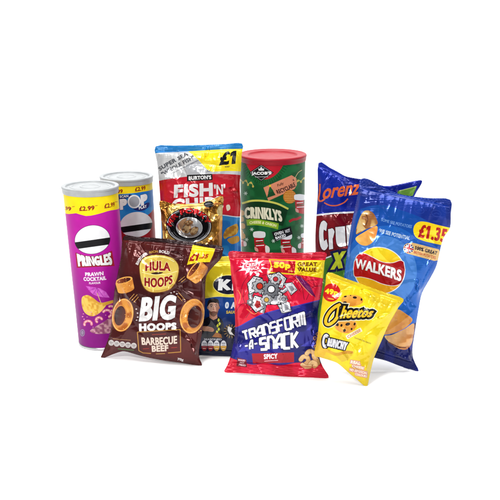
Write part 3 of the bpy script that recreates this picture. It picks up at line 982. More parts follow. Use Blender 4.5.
# ------------------------------------------------------------------ yellow and navy packet
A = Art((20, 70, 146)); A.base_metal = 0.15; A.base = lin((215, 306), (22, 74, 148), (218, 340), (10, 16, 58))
A.poly([(180, 250), (250, 250), (250, 296.4), (231, 297), (218, 296.4), (206, 298), (196, 299.4), (180, 301)], mix((232, 208, 44), (244, 224, 76), .07, 3))
A.line([(180, 301), (196, 299.4), (206, 298), (218, 296.4), (231, 297), (250, 296.4)], .9, (240, 226, 120), sm=True)
A.ell(228.4, 285, 15.4, 9.8, (20, 20, 52)); A.ring(228.4, 285, 15.6, 10, .6, (248, 238, 150))
A.text("K", [(218.8, 279.4), (232, 279.4), (231, 290.6), (217.8, 290.6)], WHITE, bold=.09)
A.text("P", [(232.6, 279.4), (240.6, 279.4), (239.6, 290.6), (231.6, 290.6)], WHITE, bold=.09)
A.text("0 A", [(225.2, 302), (236.4, 302), (236, 308.6), (224.8, 308.6)], (226, 232, 240), bold=.07)
A.text("SAUCE", [(226.2, 310.6), (238.4, 310.6), (238.2, 313.6), (226, 313.6)], (206, 176, 72), bold=.06)
# printed portrait
A.blob([(203, 338), (202.4, 326), (204, 319.4), (209, 316.4), (213, 317), (218, 316.4), (222, 320), (223.8, 327), (223, 338)], mix((26, 28, 40), (40, 44, 56), .3, 2))
A.poly([(209.4, 312), (217, 312), (217.4, 318), (213.4, 320), (209.6, 317.6)], (196, 146, 124))
A.blob([(208, 306), (209.6, 301.6), (213.6, 300.2), (217.6, 301.8), (218.8, 307), (217.6, 312.4), (213.6, 316.2), (209.8, 312.6)], lin((208, 306), (246, 206, 186), (219, 308), (206, 156, 134)))
A.blob([(207.6, 307), (208, 301.6), (211, 299), (215, 298.6), (218.6, 300.4), (219.4, 306.6), (218, 304.4), (214, 302.6), (210, 303)], (52, 42, 40))
A.blob([(209, 310), (211, 311.6), (213.6, 311), (216.4, 311.6), (218.2, 309.6), (217.4, 313.6), (213.6, 316.6), (210, 313.8)], (128, 92, 78))
A.blob([(216, 303), (218.4, 304), (218.8, 308), (217.4, 312), (216, 309)], (176, 128, 108))
for ex in (211.4, 215.8):
    A.line([(ex - 1.4, 305.2), (ex, 304.7), (ex + 1.4, 305.2)], .55, (70, 50, 44)); A.ell(ex, 306.5, 1.0, .5, (190, 172, 164), n=12); A.ell(ex, 306.5, .5, .5, (40, 34, 34), n=10)
A.ell(208, 307.6, .8, 1.5, (206, 156, 134), n=12); A.ell(219, 307.6, .7, 1.4, (170, 120, 100), n=12)
A.blob([(212.6, 309.6), (213.6, 308.6), (214.6, 309.6), (213.6, 310.2)], (196, 142, 120)); A.line([(212.2, 312), (215, 312)], .6, (150, 80, 76))
A.line([(213.6, 307), (213.4, 309.6)], .5, (160, 110, 92))
for x, y in ((218.6, 320), (219.6, 323.6), (217.6, 325.6), (218.8, 329), (217, 331.8)): A.poly([(x - 1.2, y), (x, y - 2), (x + 1.2, y), (x - .2, y + 2)], (206, 206, 70))
A.blob([(202.4, 326.6), (206, 326), (211, 327), (214, 329), (213, 331.4), (208, 331), (203, 330.4)], (190, 140, 112))
A.line([(208, 328), (213.6, 329)], .4, (130, 86, 70)); A.line([(207.6, 329.6), (212.8, 330.4)], .4, (130, 86, 70))
A.poly([(212, 336.6), (216, 332), (221, 334), (222, 337.6)], (160, 104, 52))
A.ell(230.6, 331, 6.8, 6.8, (30, 28, 40))
for k in range(14):
    a = k * 25.7; A.line([(230.6 + 4.4 * cos(radians(a)), 331 + 4.4 * sin(radians(a))), (230.6 + 7 * cos(radians(a)), 331 + 7 * sin(radians(a)))], .7, (160, 130, 90))
A.poly([(228, 326), (232, 328), (230.6, 331), (234, 335), (229.6, 334), (227.4, 330)], (214, 210, 206))
A.box("SEASONED", 204, 338.2, 221.6, 340, (206, 206, 214), bold=.02)
for k, (x, c) in enumerate(((204.4, (150, 30, 44)), (210.6, (150, 30, 44)), (216.6, (206, 160, 66)), (223.4, (206, 160, 66)))):
    A.ell(x, 345.6, 3.0, 5.4, c, n=24); A.poly(np.vstack([ellpts(x, 345.6, 3.0, 5.4, 0, 14, 180, 360)]), (214, 214, 220))
    A.line([(x - 1.8, 343), (x + 1.8, 343)], .7, (70, 70, 90)); A.line([(x - 1.4, 344.8), (x + 1.4, 344.8)], .5, (120, 120, 130)); A.line([(x - 1.5, 348.4), (x + 1.5, 348.4)], .6, (240, 220, 200))
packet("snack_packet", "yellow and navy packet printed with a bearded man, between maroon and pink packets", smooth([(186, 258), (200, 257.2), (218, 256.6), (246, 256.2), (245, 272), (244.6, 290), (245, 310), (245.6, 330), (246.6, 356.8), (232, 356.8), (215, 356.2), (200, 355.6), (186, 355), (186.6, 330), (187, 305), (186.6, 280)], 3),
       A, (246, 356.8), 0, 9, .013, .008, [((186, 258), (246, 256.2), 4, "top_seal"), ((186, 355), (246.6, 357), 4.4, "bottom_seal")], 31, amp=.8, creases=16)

# ------------------------------------------------------------------ maroon packet
A = Art((74, 18, 26)); A.base_metal = 0.3; A.base = mix((74, 24, 25), (98, 34, 33), .045, 2, .0, .5)
A.poly([(118, 230), (228, 240), (228, 249.4), (170, 243), (118, 239.6)], (48, 12, 18))


def hoop_round(cx, cy, rx, ry, rot, hx, hy, hrx, hry):
    A.ell(cx, cy, rx, ry, mix(rad((hx, hy), rx * 1.5, ry * 1.25, (204, 128, 54), (238, 182, 96), 1.2), (192, 116, 46), .22, 5, .25), rot, 50, metal=.02)
    A.ell(cx, cy, rx - .1, ry - .1, mix(rad((cx * 2 - hx, cy), rx * 1.25, ry * 1.15, (232, 170, 84), (206, 136, 58), 1.6), (180, 104, 42), .2, 9, .3), rot, 50, metal=.02)
    A.line(ellpts(cx, cy, rx - .9, ry - .9, rot, 50), .9, mott((250, 208, 128), (226, 160, 78), .3, 3), True, metal=.02)
    A.ell(hx, hy, hrx + 1.2, hry + 1.2, mott((222, 156, 78), (176, 104, 44), .25, 2), rot, 40, metal=.02)
    A.ell(hx, hy, hrx, hry, lin((hx - hrx, hy), (58, 18, 20), (hx + hrx, hy + 4), (104, 44, 28)), rot, 40, metal=.02)


def hoop_side(cx, cy, w, h, rot):
    """a ring of snack seen from the side: an oval mouth over a curved wall"""
    r = radians(rot)
    M = lambda p: np.array([(cx + x * cos(r) - y * sin(r), cy + x * sin(r) + y * cos(r)) for x, y in p])
    e = .34 * h
    top = [(w * cos(t), -h * .55 + e * sin(t)) for t in np.linspace(pi, 2 * pi, 18)]
    bot = [(w * .94 * cos(t), h * .5 + e * sin(t)) for t in np.linspace(0, pi, 18)]
    A.poly(M(top + bot), mix(lin(M([(-w, 0)])[0], (232, 172, 84), M([(w, 0)])[0], (188, 118, 50)), (214, 152, 74), .3, 3, .2), metal=.02)
    A.poly(M([(w * cos(t), -h * .55 + e * sin(t)) for t in np.linspace(0, 2 * pi, 36, endpoint=False)]), (226, 168, 88), metal=.02)
    A.poly(M([(w * .8 * cos(t), -h * .53 + e * .72 * sin(t)) for t in np.linspace(0, 2 * pi, 36, endpoint=False)]), lin(M([(-w, -h)])[0], (186, 104, 52), M([(w * .5, -h * .3)])[0], (70, 24, 20)), metal=.02)


hoop_side(125.2, 285.4, 9.0, 9.2, -14)
hoop_round(122.8, 315, 10.8, 16.6, 10, 120.2, 315.6, 5.6, 9.8)
hoop_round(192.2, 316, 12.4, 17.4, 12, 194.6, 316.6, 7.0, 11.2)
hoop_side(197.4, 272.6, 11.0, 8.8, -52)
for P in ([(132, 300.6), (137.6, 294.6)], [(134, 302.4), (138.8, 297)], [(178.4, 292.6), (184.6, 299.6)], [(177.2, 295.6), (182, 301)], [(178.4, 281.6), (184.6, 276.6)], [(181, 282.4), (185.4, 279)], [(129.8, 299.6), (134.6, 294)]):
    A.line(P, .55, (214, 164, 92))
rs = random.Random(3)
for cx, cy, rx, ry in ((125, 286, 7, 8), (197, 273, 8, 7), (128.4, 318, 3.2, 10), (185.4, 316, 3.2, 10), (190, 302.6, 7, 2.4), (122, 329, 6, 1.6), (196, 331, 7, 1.6)):
    for _ in range(int(rx * ry * .35)):
        t, q = rs.uniform(0, 6.28), math.sqrt(rs.random())
        A.ell(cx + rx * q * cos(t), cy + ry * q * sin(t), rs.uniform(.25, .7), rs.uniform(.2, .5), rs.choice([(168, 98, 40), (246, 204, 130), (186, 112, 50), (236, 186, 104)]), n=7, metal=.02)
# badge
bd = [(139.8, 268), (141.6, 261), (147, 257), (156, 255.4), (166, 256.4), (174, 260), (178.2, 266.6), (177.6, 276), (174.4, 284), (169, 289.6), (160, 292.2), (151, 292), (145, 288.4), (141.6, 281)]
b_ = smooth(bd, 6); bc = b_.mean(0)
A.poly((b_ - bc) * 1.045 + bc, (112, 60, 26)); A.poly(b_, lin((150, 256), (246, 232, 128), (165, 292), (214, 176, 84)))
A.poly((b_ - bc) * .9 + bc - [0, .4], lin((150, 258), (226, 196, 88), (165, 290), (240, 218, 120)))
A.line(smooth_open([(142.4, 263), (147, 258.6), (156, 257), (166, 258), (174, 262)], 5), .7, (252, 246, 190))
A.line(smooth_open([(142, 272.6), (150, 274.4), (158, 274.8), (168, 274.2), (176.6, 271.6)], 6), .8, (250, 240, 170))
A.blob([(151, 273.6), (156, 272.4), (163, 272.6), (160, 274.2), (155, 274.6)], (70, 44, 40))
HR = (158, 34, 36)


def fn1(t):
    a, b = t[:, :1], t[:, 1:]
    return np.hstack([145.4 + 25.2 * a, 271.6 - .6 * 4 * a * (1 - a) - b * (7.2 + 2.6 * 4 * a * (1 - a))])


def fn2(t):
    a, b = t[:, :1], t[:, 1:]
    return np.hstack([144.6 + 28 * a - 0 * b, 286.2 - 2.6 * a + 2.6 * 4 * a * (1 - a) - b * (8.6 + 1.2 * 4 * a * (1 - a))])


A.text("HULA", [(0, 0)] * 4, HR, bold=.06, aspect=2.9, fn=fn1, outline=[(.4, (250, 236, 170))])
A.text("HOOPS", [(0, 0)] * 4, HR, bold=.06, aspect=3.0, fn=fn2, outline=[(.4, (250, 236, 170))])
curve_text(A, "BIGGER", [(138.2, 265.6), (141, 260.6), (144, 257.2), (148.4, 254.6)], 2.9, (226, 218, 216), bold=.05)
curve_text(A, "RICH", [(149.6, 254), (153.4, 253.2), (157.8, 252.9)], 2.3, (206, 160, 70), bold=.04)
curve_text(A, "BOLD", [(159, 253), (164, 253.6), (169, 255)], 2.9, (226, 218, 216), bold=.05)
A.text("BIG", [(140.8, 297.4), (176.4, 294.4), (175.6, 319.4), (139, 321.6)], (236, 234, 234), bold=.065, shear=.06, outline=[(.5, (50, 10, 16))])
for x, y in ((171, 293), (174, 292), (176.6, 294), (136.6, 309), (137.8, 313), (138, 317), (136.8, 320)): A.ell(x, y, .9, .7, (206, 196, 196), n=8)
A.text("HOOPS", [(139.2, 323.4), (176.4, 322.2), (176.4, 329.6), (139.4, 331.2)], (240, 238, 238), bold=.07)
A.line([(137.6, 331.8), (180, 329.2), (180.6, 351.6), (168, 352.6)], .9, (186, 138, 66)); A.line([(137.6, 331.8), (139, 350.4), (143, 352.6), (151, 353.2)], .9, (186, 138, 66), sm=False)
A.line([(152, 334.4), (166, 333.6)], .7, (150, 60, 50))
A.text("BARBECUE", [(141.4, 337), (176.8, 335.2), (177, 343.2), (142, 344.6)], (222, 206, 192), bold=.05, arch=(.8, .8))
A.text("BEEF", [(151.6, 345.4), (168.2, 344.6), (168.4, 350.8), (152, 351.6)], (222, 206, 192), bold=.05)
A.line([(143, 348.6), (149, 348.2)], .6, (170, 60, 50)); A.line([(171, 347.4), (177, 347)], .6, (170, 60, 50)); A.line([(156, 353.6), (165, 353.2)], .7, (190, 150, 90))
for k, (x, y) in enumerate(((111.4, 342.6), (117, 343.4), (122.6, 344), (128.2, 344.7), (134, 345.4))):
    A.ell(x, y, 2.9, 2.9, (196, 190, 188), n=20); A.line([(x - 1.6, y - .6), (x + 1.6, y - .4)], .6, (110, 100, 100)); A.line([(x - 1.2, y + .9), (x + 1.2, y + 1)], .5, (130, 120, 120))
A.line([(113, 338.4), (131, 340)], .5, (170, 130, 90)); A.line([(118, 348.6), (134, 350)], 1.2, (90, 110, 70))
A.text("70g", [(177.6, 357.6), (183.6, 358.4), (183.2, 361.6), (177.2, 360.8)], (230, 224, 224), bold=.04)
A.poly([(192.8, 244.8), (215, 248.8), (212.6, 255.6), (209.4, 262.4), (199, 262.4), (186.8, 265.2)], (244, 224, 44))
A.text("£1", [(190, 254.4), (199.4, 253.6), (197.6, 261.4), (188.4, 261.8)], (176, 36, 28), bold=.06, shear=.1)
A.text(".35", [(200, 254.4), (208.6, 254.2), (207.2, 258.8), (198.8, 259)], (196, 64, 28), bold=.06, shear=.1)
packet("snack_packet", "maroon packet printed with golden hoops, in front of the purple tube", smooth([(123.6, 236), (136, 236.6), (152, 237.4), (169, 239), (185, 241), (203, 243.4), (222, 246), (222.8, 252), (220.6, 259), (212, 268), (206.6, 276), (205.2, 288), (205, 302), (204, 318), (201.4, 336), (199, 350), (199.4, 358), (202, 364.4), (199.4, 366), (186, 363.6), (172, 361.6), (164, 360.6), (150, 358), (138, 355), (127, 351.8), (121, 351.6), (112, 354.6), (101, 358.6), (104, 350), (108.6, 338), (111, 328), (112.4, 312), (114.6, 290), (117.6, 274), (121, 256)], 3),
       A, (200.5, 366), -14, 9, .016, .010, [((123.6, 236), (222, 246), 3.4, "top_seal")], 47, amp=1.15, creases=34,
       backcol=(70, 18, 26), dents=[((203, 345), 80, 18, 3, -2.2), ((196, 352), 60, 14, 2.4, 2.0), ((172, 254), 20, 9, 3, 2.4), ((128, 246), 95, 12, 2.2, 2.0), ((140, 243), 70, 9, 2.4, -1.6), ((152, 246), 100, 9, 2.4, 1.4)], facets=[(175, 255.4, 6.5, 3.2, 18), (188, 339, 2, 6, -28), (193, 349, 1.6, 5, -20), (200, 280, 4, 1.8, 15), (127.6, 247, 1.2, 6, 6), (141, 242, 4, 2, -30), (120, 300, 1, 5, 8)])

# ------------------------------------------------------------------ pink and blue packet
A = Art((222, 24, 66)); A.base_metal = 0.25; A.base = mix((214, 20, 60), (232, 34, 78), .06, 2)
DL = (140, 12, 50)
for P in ([(240, 300), (243, 285), (250, 274)], [(252, 312), (244, 300), (244, 290)], [(262, 276), (284, 272), (300, 284), (304, 300)], [(276, 278), (292, 280), (300, 292)], [(236, 272), (241, 268), (243, 262)], [(246, 318), (254, 308), (264, 304)], [(298, 292), (306, 282), (318, 280)], [(306, 300), (312, 288), (320, 286)], [(236, 312), (241, 305), (246, 303)]):
    A.line(P, .6, DL, sm=True)
for P in ([(238, 290), (241, 296), (239, 304)], [(247, 309), (254, 314), (258, 312)], [(234, 296), (236, 302), (235, 308)]): A.line(P, 1.0, (244, 130, 90), sm=True)
A.poly([(294.6, 276), (300.4, 276.6), (309, 285), (316, 298), (307, 292), (300, 284)], (120, 24, 100))
A.line([(296, 278), (303, 287), (312, 296)], .6, (240, 160, 120), sm=True)
# navy panel
nav = smooth_open([(228, 328.4), (238, 327), (250, 320.6), (262, 314.6), (276, 310.4), (292, 307), (306, 303.6), (322, 299.6)], 6)
A.poly(np.vstack([nav, [(330, 372)], smooth_open([(330, 363.4), (312, 363), (296, 362.4), (280, 365.4), (266, 363), (252, 364.6), (240, 360.8), (226, 356)], 4)]), mix((28, 30, 112), (46, 44, 146), .08, 4, .1))
A.line(nav, 1.0, (70, 60, 170))
for P in ([(238, 352), (246, 344), (250, 350)], [(248, 330), (252, 336), (246, 340)], [(306, 330), (314, 322), (318, 330)], [(300, 346), (310, 340), (316, 346)]): A.poly(P, (70, 70, 180))
# spiky burst
bst = []
for k in range(26):
    a = 2 * pi * k / 26; r_ = 1.0 if k % 2 else .56
    bst.append((252.6 + 14.6 * r_ * cos(a) * (1 + .12 * sin(5 * a)), 267 + 9.6 * r_ * sin(a)))
A.poly(bst, (240, 228, 232)); A.ell(253.2, 267, 8.8, 5, (218, 40, 76))
A.rbox("CRISPY", 253.4, 265, 15, 3.8, -7, (244, 232, 236), bold=.05); A.rbox("SNACK", 253.8, 269, 12, 3.2, -7, (244, 232, 236), bold=.05)
A.poly([(258.4, 272.6), (260, 274.6), (256.6, 280.4), (252.4, 281)], (238, 222, 228))
# price banner
A.poly([(268.6, 259.2), (296, 260.2), (295, 275.4), (267.6, 273.6), (271, 266.6)], (236, 206, 50)); A.poly([(270.2, 260.6), (296, 261.4), (295, 274), (269.8, 272.4), (272.2, 266.6)], (190, 22, 36))
A.text("50p", [(273.8, 262.2), (290.4, 262.8), (290.2, 270.8), (273.6, 269.8)], (250, 224, 50), bold=.07); A.line([(288, 271.4), (293, 271.8)], .8, (236, 210, 80))
A.poly([(295.6, 260.4), (326.8, 260.4), (323.2, 278.4), (294.4, 274.6)], (244, 222, 40))
A.text("GREAT", [(297.4, 262.4), (317, 262.6), (316.8, 266.8), (297.2, 266.6)], (120, 60, 20), bold=.05)
A.text("VALUE", [(297.2, 267.8), (316.4, 268), (316.2, 272.2), (297, 271.8)], (120, 60, 20), bold=.05)
# a heap of cog wheels and machine parts
K0, S1, S2, S3 = (44, 42, 48), (206, 206, 210), (156, 158, 166), (236, 236, 240)


def cog(cx, cy, r, n, c, hole):
    P = []
    for k in range(n * 4):
        a = 2 * pi * k / (n * 4); q = r if k % 4 in (0, 1) else r * .8
        P.append((cx + q * cos(a), cy + q * sin(a)))
    A.poly((np.array(P) - (cx, cy)) * 1.13 + (cx, cy), K0); A.poly(P, lin((cx - r, cy - r), c, (cx + r, cy + r), [v * .66 for v in c]))
    A.ell(cx, cy, r * .5, r * .5, K0, n=24); A.ell(cx, cy, r * .38, r * .38, hole, n=20)


def bar(P, w, c):
    A.line(P, w + 1.3, K0); A.line(P, w, c); A.line(np.array(P) + [-.3, -.4], w * .3, S3)


bar([(252, 303), (250.6, 295), (255, 288)], 3.4, S2); bar([(262, 313), (264, 305), (268, 297)], 4.4, S2); bar([(284, 312), (280, 304), (274, 298)], 4.6, S1); bar([(288, 288), (283, 292), (278, 291)], 3.2, S2)
bar([(290, 290), (294.6, 291.6)], 2.2, S1); bar([(280, 306), (290, 309)], 3.2, S1)
for P in ([(248, 284), (254, 277), (262, 279), (258, 290), (250, 294)], [(268, 276), (279, 273), (286, 279), (282, 288), (272, 286)], [(262, 292), (272, 288), (282, 294), (280, 304), (266, 304)], [(255, 296), (262, 298), (264, 308), (256, 312), (251, 306)], [(281, 300), (289, 303), (291, 311), (283, 313)], [(284, 284), (292, 283), (297, 290), (291, 295)]):
    P = np.array(P, float); c_ = P.mean(0)
    A.poly((P - c_) * 1.14 + c_, K0); A.poly(P, lin(P[0], S3, P[2], S1)); A.poly((P - c_) * .5 + c_ + [.5, .6], lin(P[0], (206, 60, 60), P[2], (150, 30, 40)) if P[0][0] in (268., 255.) else lin(P[0], S1, P[2], (110, 112, 120)))
    for v in P: A.ell(*((v - c_) * .78 + c_), .55, .55, K0, n=8)
cog(260, 286.6, 7.4, 9, S1, (206, 60, 40)); cog(271.4, 289.6, 8.4, 10, S2, S3); cog(275.6, 279.6, 5.4, 8, S3, (200, 60, 70)); cog(266.6, 300, 5.4, 8, S1, (196, 160, 70)); cog(250.4, 302.4, 3.4, 7, S2, S3); cog(283.4, 299.4, 4.2, 8, S1, S2)
TW = (238, 238, 246)
stroke_word(A, "TRANSFORM", [(242.4, 332), (303.4, 312.6), (304.8, 325), (244.4, 339.8)], 2.1, TW, outline=[(3.5, (16, 16, 70))])
stroke_word(A, "-A-", [(245, 342), (257.4, 338.6), (257.6, 347.4), (245.4, 350)], 1.7, TW, cell=.6, gap=.4, outline=[(3, (16, 16, 70))])
stroke_word(A, "SNACK", [(260.4, 338.6), (297.2, 331.4), (297.6, 347.2), (260.8, 349.2)], 2.7, TW, outline=[(4.2, (16, 16, 70))])
A.poly([(252, 353.2), (293.8, 352), (294, 362), (253, 363.6)], (178, 20, 46))
A.text("SPICY", [(263.8, 353.8), (277.6, 353), (277.8, 358.2), (264, 359)], (244, 236, 240), bold=.07); A.line([(264.4, 360.8), (278, 360)], .7, (230, 180, 190))
A.poly([(237.6, 357.4), (246.6, 359.4), (247, 367.4), (236.6, 366)], (132, 22, 48))
for k, wd in enumerate(("BAKED", "NOT", "FRIED")): A.rbox(wd, 242 + k * .2, 360 + k * 2.5, 7 if k != 1 else 4.4, 1.7, 8, (236, 210, 216), bold=.04)
CR_ = lambda x, y: mix(lin((x - 6, y - 6), (240, 214, 168), (x + 6, y + 6), (206, 160, 104)), (228, 192, 140), .4, 6, .2)
for P in ([(300, 360), (303, 356.4), (307, 357), (308, 361), (305, 364)], [(306, 354), (309, 351), (313, 352.4), (314, 357), (317, 360), (318, 363.6)], [(309, 365.6), (312, 362), (316, 364), (314, 366.6)], [(301.4, 364), (306, 366.6), (311, 366)]):
    A.line(P, 4.8, (150, 96, 52), sm=True); A.line(P, 4.0, CR_(*P[1]), sm=True)
for x, y in ((314.6, 338), (317, 342), (315.4, 346.4), (317.6, 334)): A.ring(x, y, 1.7, 2, .8, (226, 160, 90))
A.poly([(225, 252), (330, 252), (330, 258.6), (225, 257.6)], (196, 18, 56))
packet("snack_packet", "bright pink and blue packet with a 50p banner, standing front and centre", smooth([(229, 251.4), (245, 251.8), (262, 252.4), (282, 252.6), (305, 252.4), (325.8, 252.4), (324.6, 262), (323.4, 275), (322, 288), (319.4, 302), (317.6, 316), (318.2, 332), (319, 346), (319.6, 358), (323, 367), (328.6, 378), (312, 377.8), (289, 377), (268, 375), (250, 373.8), (236, 373), (224.4, 372.4), (227.4, 365), (230.6, 356), (233.6, 342), (235.2, 328), (234.8, 310), (233.6, 292), (231.2, 275), (230, 262)], 3),
       A, (328.6, 378), -4, 9, .018, .011, [((229, 251.4), (325.8, 252.4), 6.4, "top_seal"), ((224.4, 371.4), (328.6, 378), 8.4, "bottom_seal")], 5, amp=1.25, creases=34, backcol=(190, 190, 196),
       dents=[((305, 275), 45, 14, 2.4, 2.0), ((318, 318), 95, 22, 3, -2.0), ((312, 330), 80, 18, 2.6, 2.2), ((288, 296), 65, 13, 2.6, 1.6), ((237, 335), 85, 18, 3, 1.8), ((270, 352), 40, 10, 2.4, 1.4)], facets=[(307, 277, 2.2, 10, -38), (299, 266, 5, 1.8, 20), (288, 304, 1.8, 7, -16), (314, 331, 3, 4, 15), (277, 346, 5, 1.6, 40), (318, 268, 2, 5, 30), (313, 345, 2, 4, 0), (241, 345, 1.4, 4, 20), (246, 292, 1, 5, 25)])

# ------------------------------------------------------------------ blue packet with red block (behind, right)
A = Art((44, 96, 40)); A.base_metal = 0.25; A.base = mix((36, 88, 36), (84, 136, 48), .07, 3, .1)
A.poly([(300, 150), (430, 150), (430, 206), (352, 213), (332, 214), (300, 216.4)], mix((16, 36, 142), (24, 50, 166), .06, 2))
A.poly([(398, 191), (417, 186), (412.6, 196), (396, 197)], (120, 166, 66)); A.line([(399, 191), (416, 186.8)], .8, (190, 206, 140))
A.line([(304, 216.4), (317, 215.2), (334, 213.4), (352, 212.6), (380, 211)], 1.7, (232, 232, 236))
A.poly([(304, 216.6), (317, 216), (334, 214.4), (352, 213.6), (380, 212), (380, 262), (346, 252), (328, 258), (304, 262)], mix((140, 14, 34), (118, 12, 30), .08, 5))
A.line([(310, 262), (328, 257.4), (340, 252.6)], 1.3, (226, 226, 230))
OR = (226, 112, 62)
A.line([(320, 184), (319.8, 192), (318.6, 199), (320.6, 201.4), (324, 200), (326, 197)], 1.6, OR, sm=True)
A.text("orenz", [(322.6, 189.6), (361, 183.8), (361.4, 194.6), (323, 199.6)], OR, bold=.03, shear=.3)
A.line([(324.4, 203), (330, 205.6), (337, 205.8), (344, 203), (348, 199)], 1.2, OR, sm=True)
for wd, x0, x1, y0, y1 in (("C", 318.8, 327.4, 221.4, 251), ("r", 328.4, 334.6, 229, 249.6), ("u", 335.6, 345, 227.4, 247.6), ("n", 346.4, 355.6, 225.4, 245.6), ("c", 357, 364, 223.6, 243)):
    A.text(wd, [(x0, y0), (x1, y0 - 1), (x1 + 1, y1 - 1.2), (x0 + 1, y1)], (236, 236, 238), bold=.12, outline=[(.7, (80, 8, 24))])
A.text("X", [(333, 253), (347, 250.4), (343, 268), (330.4, 270)], (196, 206, 52), bold=.12, outline=[(2.4, (22, 26, 80)), (.0, (196, 206, 52))])
packet("snack_packet", "blue and green packet with dark red block, behind the large blue packet", smooth([(318.6, 162.6), (330, 167.4), (338, 171.6), (345, 175.6), (352, 177.4), (366, 180), (384, 186), (400, 184), (412, 181.4), (421, 180.2), (421.4, 184), (414, 197), (409, 215), (407, 240), (406, 270), (406, 300), (408, 334), (390, 335), (365, 336), (340, 336.4), (314, 337), (315.6, 310), (316.4, 280), (315.6, 255), (315.4, 235), (316.6, 212), (317.8, 190)], 3),
       A, (314, 337), 0, 5, .015, .011, [((318.6, 163), (352, 177), 2.4, "top_seal"), ((314, 337), (408, 334), 5, "bottom_seal")], 61, amp=1.2, creases=30, backcol=(30, 40, 150), facets=[(350, 193, 2.4, 3, 0), (327, 171, 5, 1.3, 28), (343, 178, 4, 1.6, 35)])

# ------------------------------------------------------------------ large blue packet
A = Art((24, 104, 190)); A.base_metal = 0.25; A.base = lin((395, 205), (18, 82, 168), (385, 320), (28, 108, 198))
A.ell(384, 276, 44, 50, (36, 108, 194), 14, 70); A.ell(381, 272, 35.5, 36, (78, 138, 212), 14, 70)
A.poly(np.vstack([smooth_open([(340, 232), (352, 216), (366, 208), (384, 206), (404, 212), (424, 220), (440, 230), (456, 242)], 6), [(460, 170), (340, 170)]]), mix((24, 54, 146), (32, 68, 164), .07, 3))
for x, y in ((384, 206), (402, 208), (419, 211), (436, 214), (394, 200), (430, 205), (446, 210)):
    A.ring(x, y, 5, 3.4, .5, (52, 78, 168), 14); A.line([(x - 3, y + .6), (x, y - .6), (x + 3, y + .8)], .5, (52, 78, 168))
# lower dark part and the printed crisps
A.poly(np.vstack([smooth_open([(330, 336), (360, 338), (386, 334.6), (404, 329.6), (422, 318)], 6), [(430, 380), (330, 380)]]), mix((28, 44, 138), (20, 30, 104), .09, 4))
A.blob([(372, 330), (378, 318), (388, 310), (398, 309), (406, 313.6), (412.4, 319.6), (405, 327.4), (395, 331.8), (384, 333.8)], mix(lin((384, 312), (240, 196, 112), (406, 326), (206, 130, 52)), (224, 160, 80), .3, 4, .1), metal=.02)
A.blob([(384.6, 335.4), (392, 334), (404, 328.6), (413.8, 323.4), (413.4, 336), (410.6, 345), (405.6, 349), (398, 347.4), (390, 342)], mix(lin((388, 332), (240, 208, 150), (410, 346), (186, 116, 60)), (226, 176, 122), .25, 7, .1), metal=.02)
A.line([(388, 341), (398, 346), (406, 347)], 1.2, (120, 66, 40), sm=True)
# potato turning into a crisp
A.blob([(356.6, 234.6), (358, 224), (362.6, 213.6), (368, 211), (373.4, 213.8), (376.8, 220), (377, 225.4), (366, 230)], mix((150, 96, 46), (206, 170, 110), .22, 4, .05), metal=.02)
A.poly([(356.4, 234.4), (360, 220), (363, 226), (366, 229.4)], (226, 196, 136))
A.line([(366, 214), (368, 220), (366, 226)], .9, (110, 66, 34), sm=True)
A.blob([(356, 238.6), (364, 233), (376.6, 226.6), (377, 234), (373.6, 242), (367, 246), (360, 244.4)], mix(lin((356, 236), (242, 200, 116), (376, 238), (218, 140, 62)), (232, 176, 90), .3, 2, .1), metal=.02)
A.rbox("SOME SEE POTATOES", 396.4, 223.8, 31, 3.0, 13.5, (120, 160, 216), bold=.03, arch=(.5, .5))
A.rbox("WE SEE POTENTIAL", 394.6, 234.8, 31, 3.8, 14.5, (206, 222, 240), bold=.04, arch=(.5, .5))
# roundel
A.ell(379.6, 270.6, 25.6, 23.2, (236, 240, 244), 14, 60); A.ell(379.6, 270.6, 24.8, 22.4, lin((372, 250), (252, 228, 40), (384, 292), (240, 176, 40)), 14, 60)
wv = np.vstack([smooth_open([(354.6, 262), (358, 255.4), (364, 253.6), (372, 257), (382, 262), (392, 263), (400, 260.6), (403.6, 262)], 6), smooth_open([(405, 270), (403.4, 278), (399.6, 284), (392, 285.6), (382, 283.6), (372, 279.4), (362, 277), (355, 276.4), (353.8, 269)], 6)])
A.poly(wv, lin((360, 258), (206, 26, 38), (396, 284), (168, 18, 30))); A.line(wv, .6, (240, 236, 236), True)
A.text("WALKERS", [(355.8, 258.4), (401.4, 270.2), (402.2, 282.2), (356.6, 268.4)], (246, 246, 246), bold=.06, shear=.16, arch=(-.9, -.9), outline=[(.3, (120, 10, 24))])
# price
A.blob([(413, 231), (414.6, 225.4), (419, 222.4), (426, 222.6), (436, 225), (448, 227.6), (456, 229), (456, 246), (444, 245.4), (432, 243.4), (421, 240.6), (415, 237)], (250, 216, 34))
A.text("£1.35", [(419, 224.6), (447.4, 229.2), (445.4, 243.2), (417.4, 238)], (186, 34, 30), bold=.065, shear=.04)
A.poly([(408, 244.6), (412, 243), (438.8, 249.6), (440, 253), (437.6, 260.4), (434, 261), (407.4, 254)], (226, 190, 130))
A.ell(408.6, 248.8, 5.2, 5.0, (30, 50, 120), 14); A.ring(408.6, 248.8, 5.4, 5.2, .7, (226, 190, 130), 14)
for a in (45, 135): A.line([(408.6 - 4.4 * cos(radians(a + 14)), 248.8 - 4.4 * sin(radians(a + 14))), (408.6 + 4.4 * cos(radians(a + 14)), 248.8 + 4.4 * sin(radians(a + 14)))], 1.1, (230, 226, 226))
for w_, c_ in ((2.4, (230, 226, 226)), (1.3, (196, 34, 44))):
    for a in (0, 90): A.line([(408.6 - 4.6 * cos(radians(a + 14)), 248.8 - 4.6 * sin(radians(a + 14))), (408.6 + 4.6 * cos(radians(a + 14)), 248.8 + 4.6 * sin(radians(a + 14)))], w_, c_)
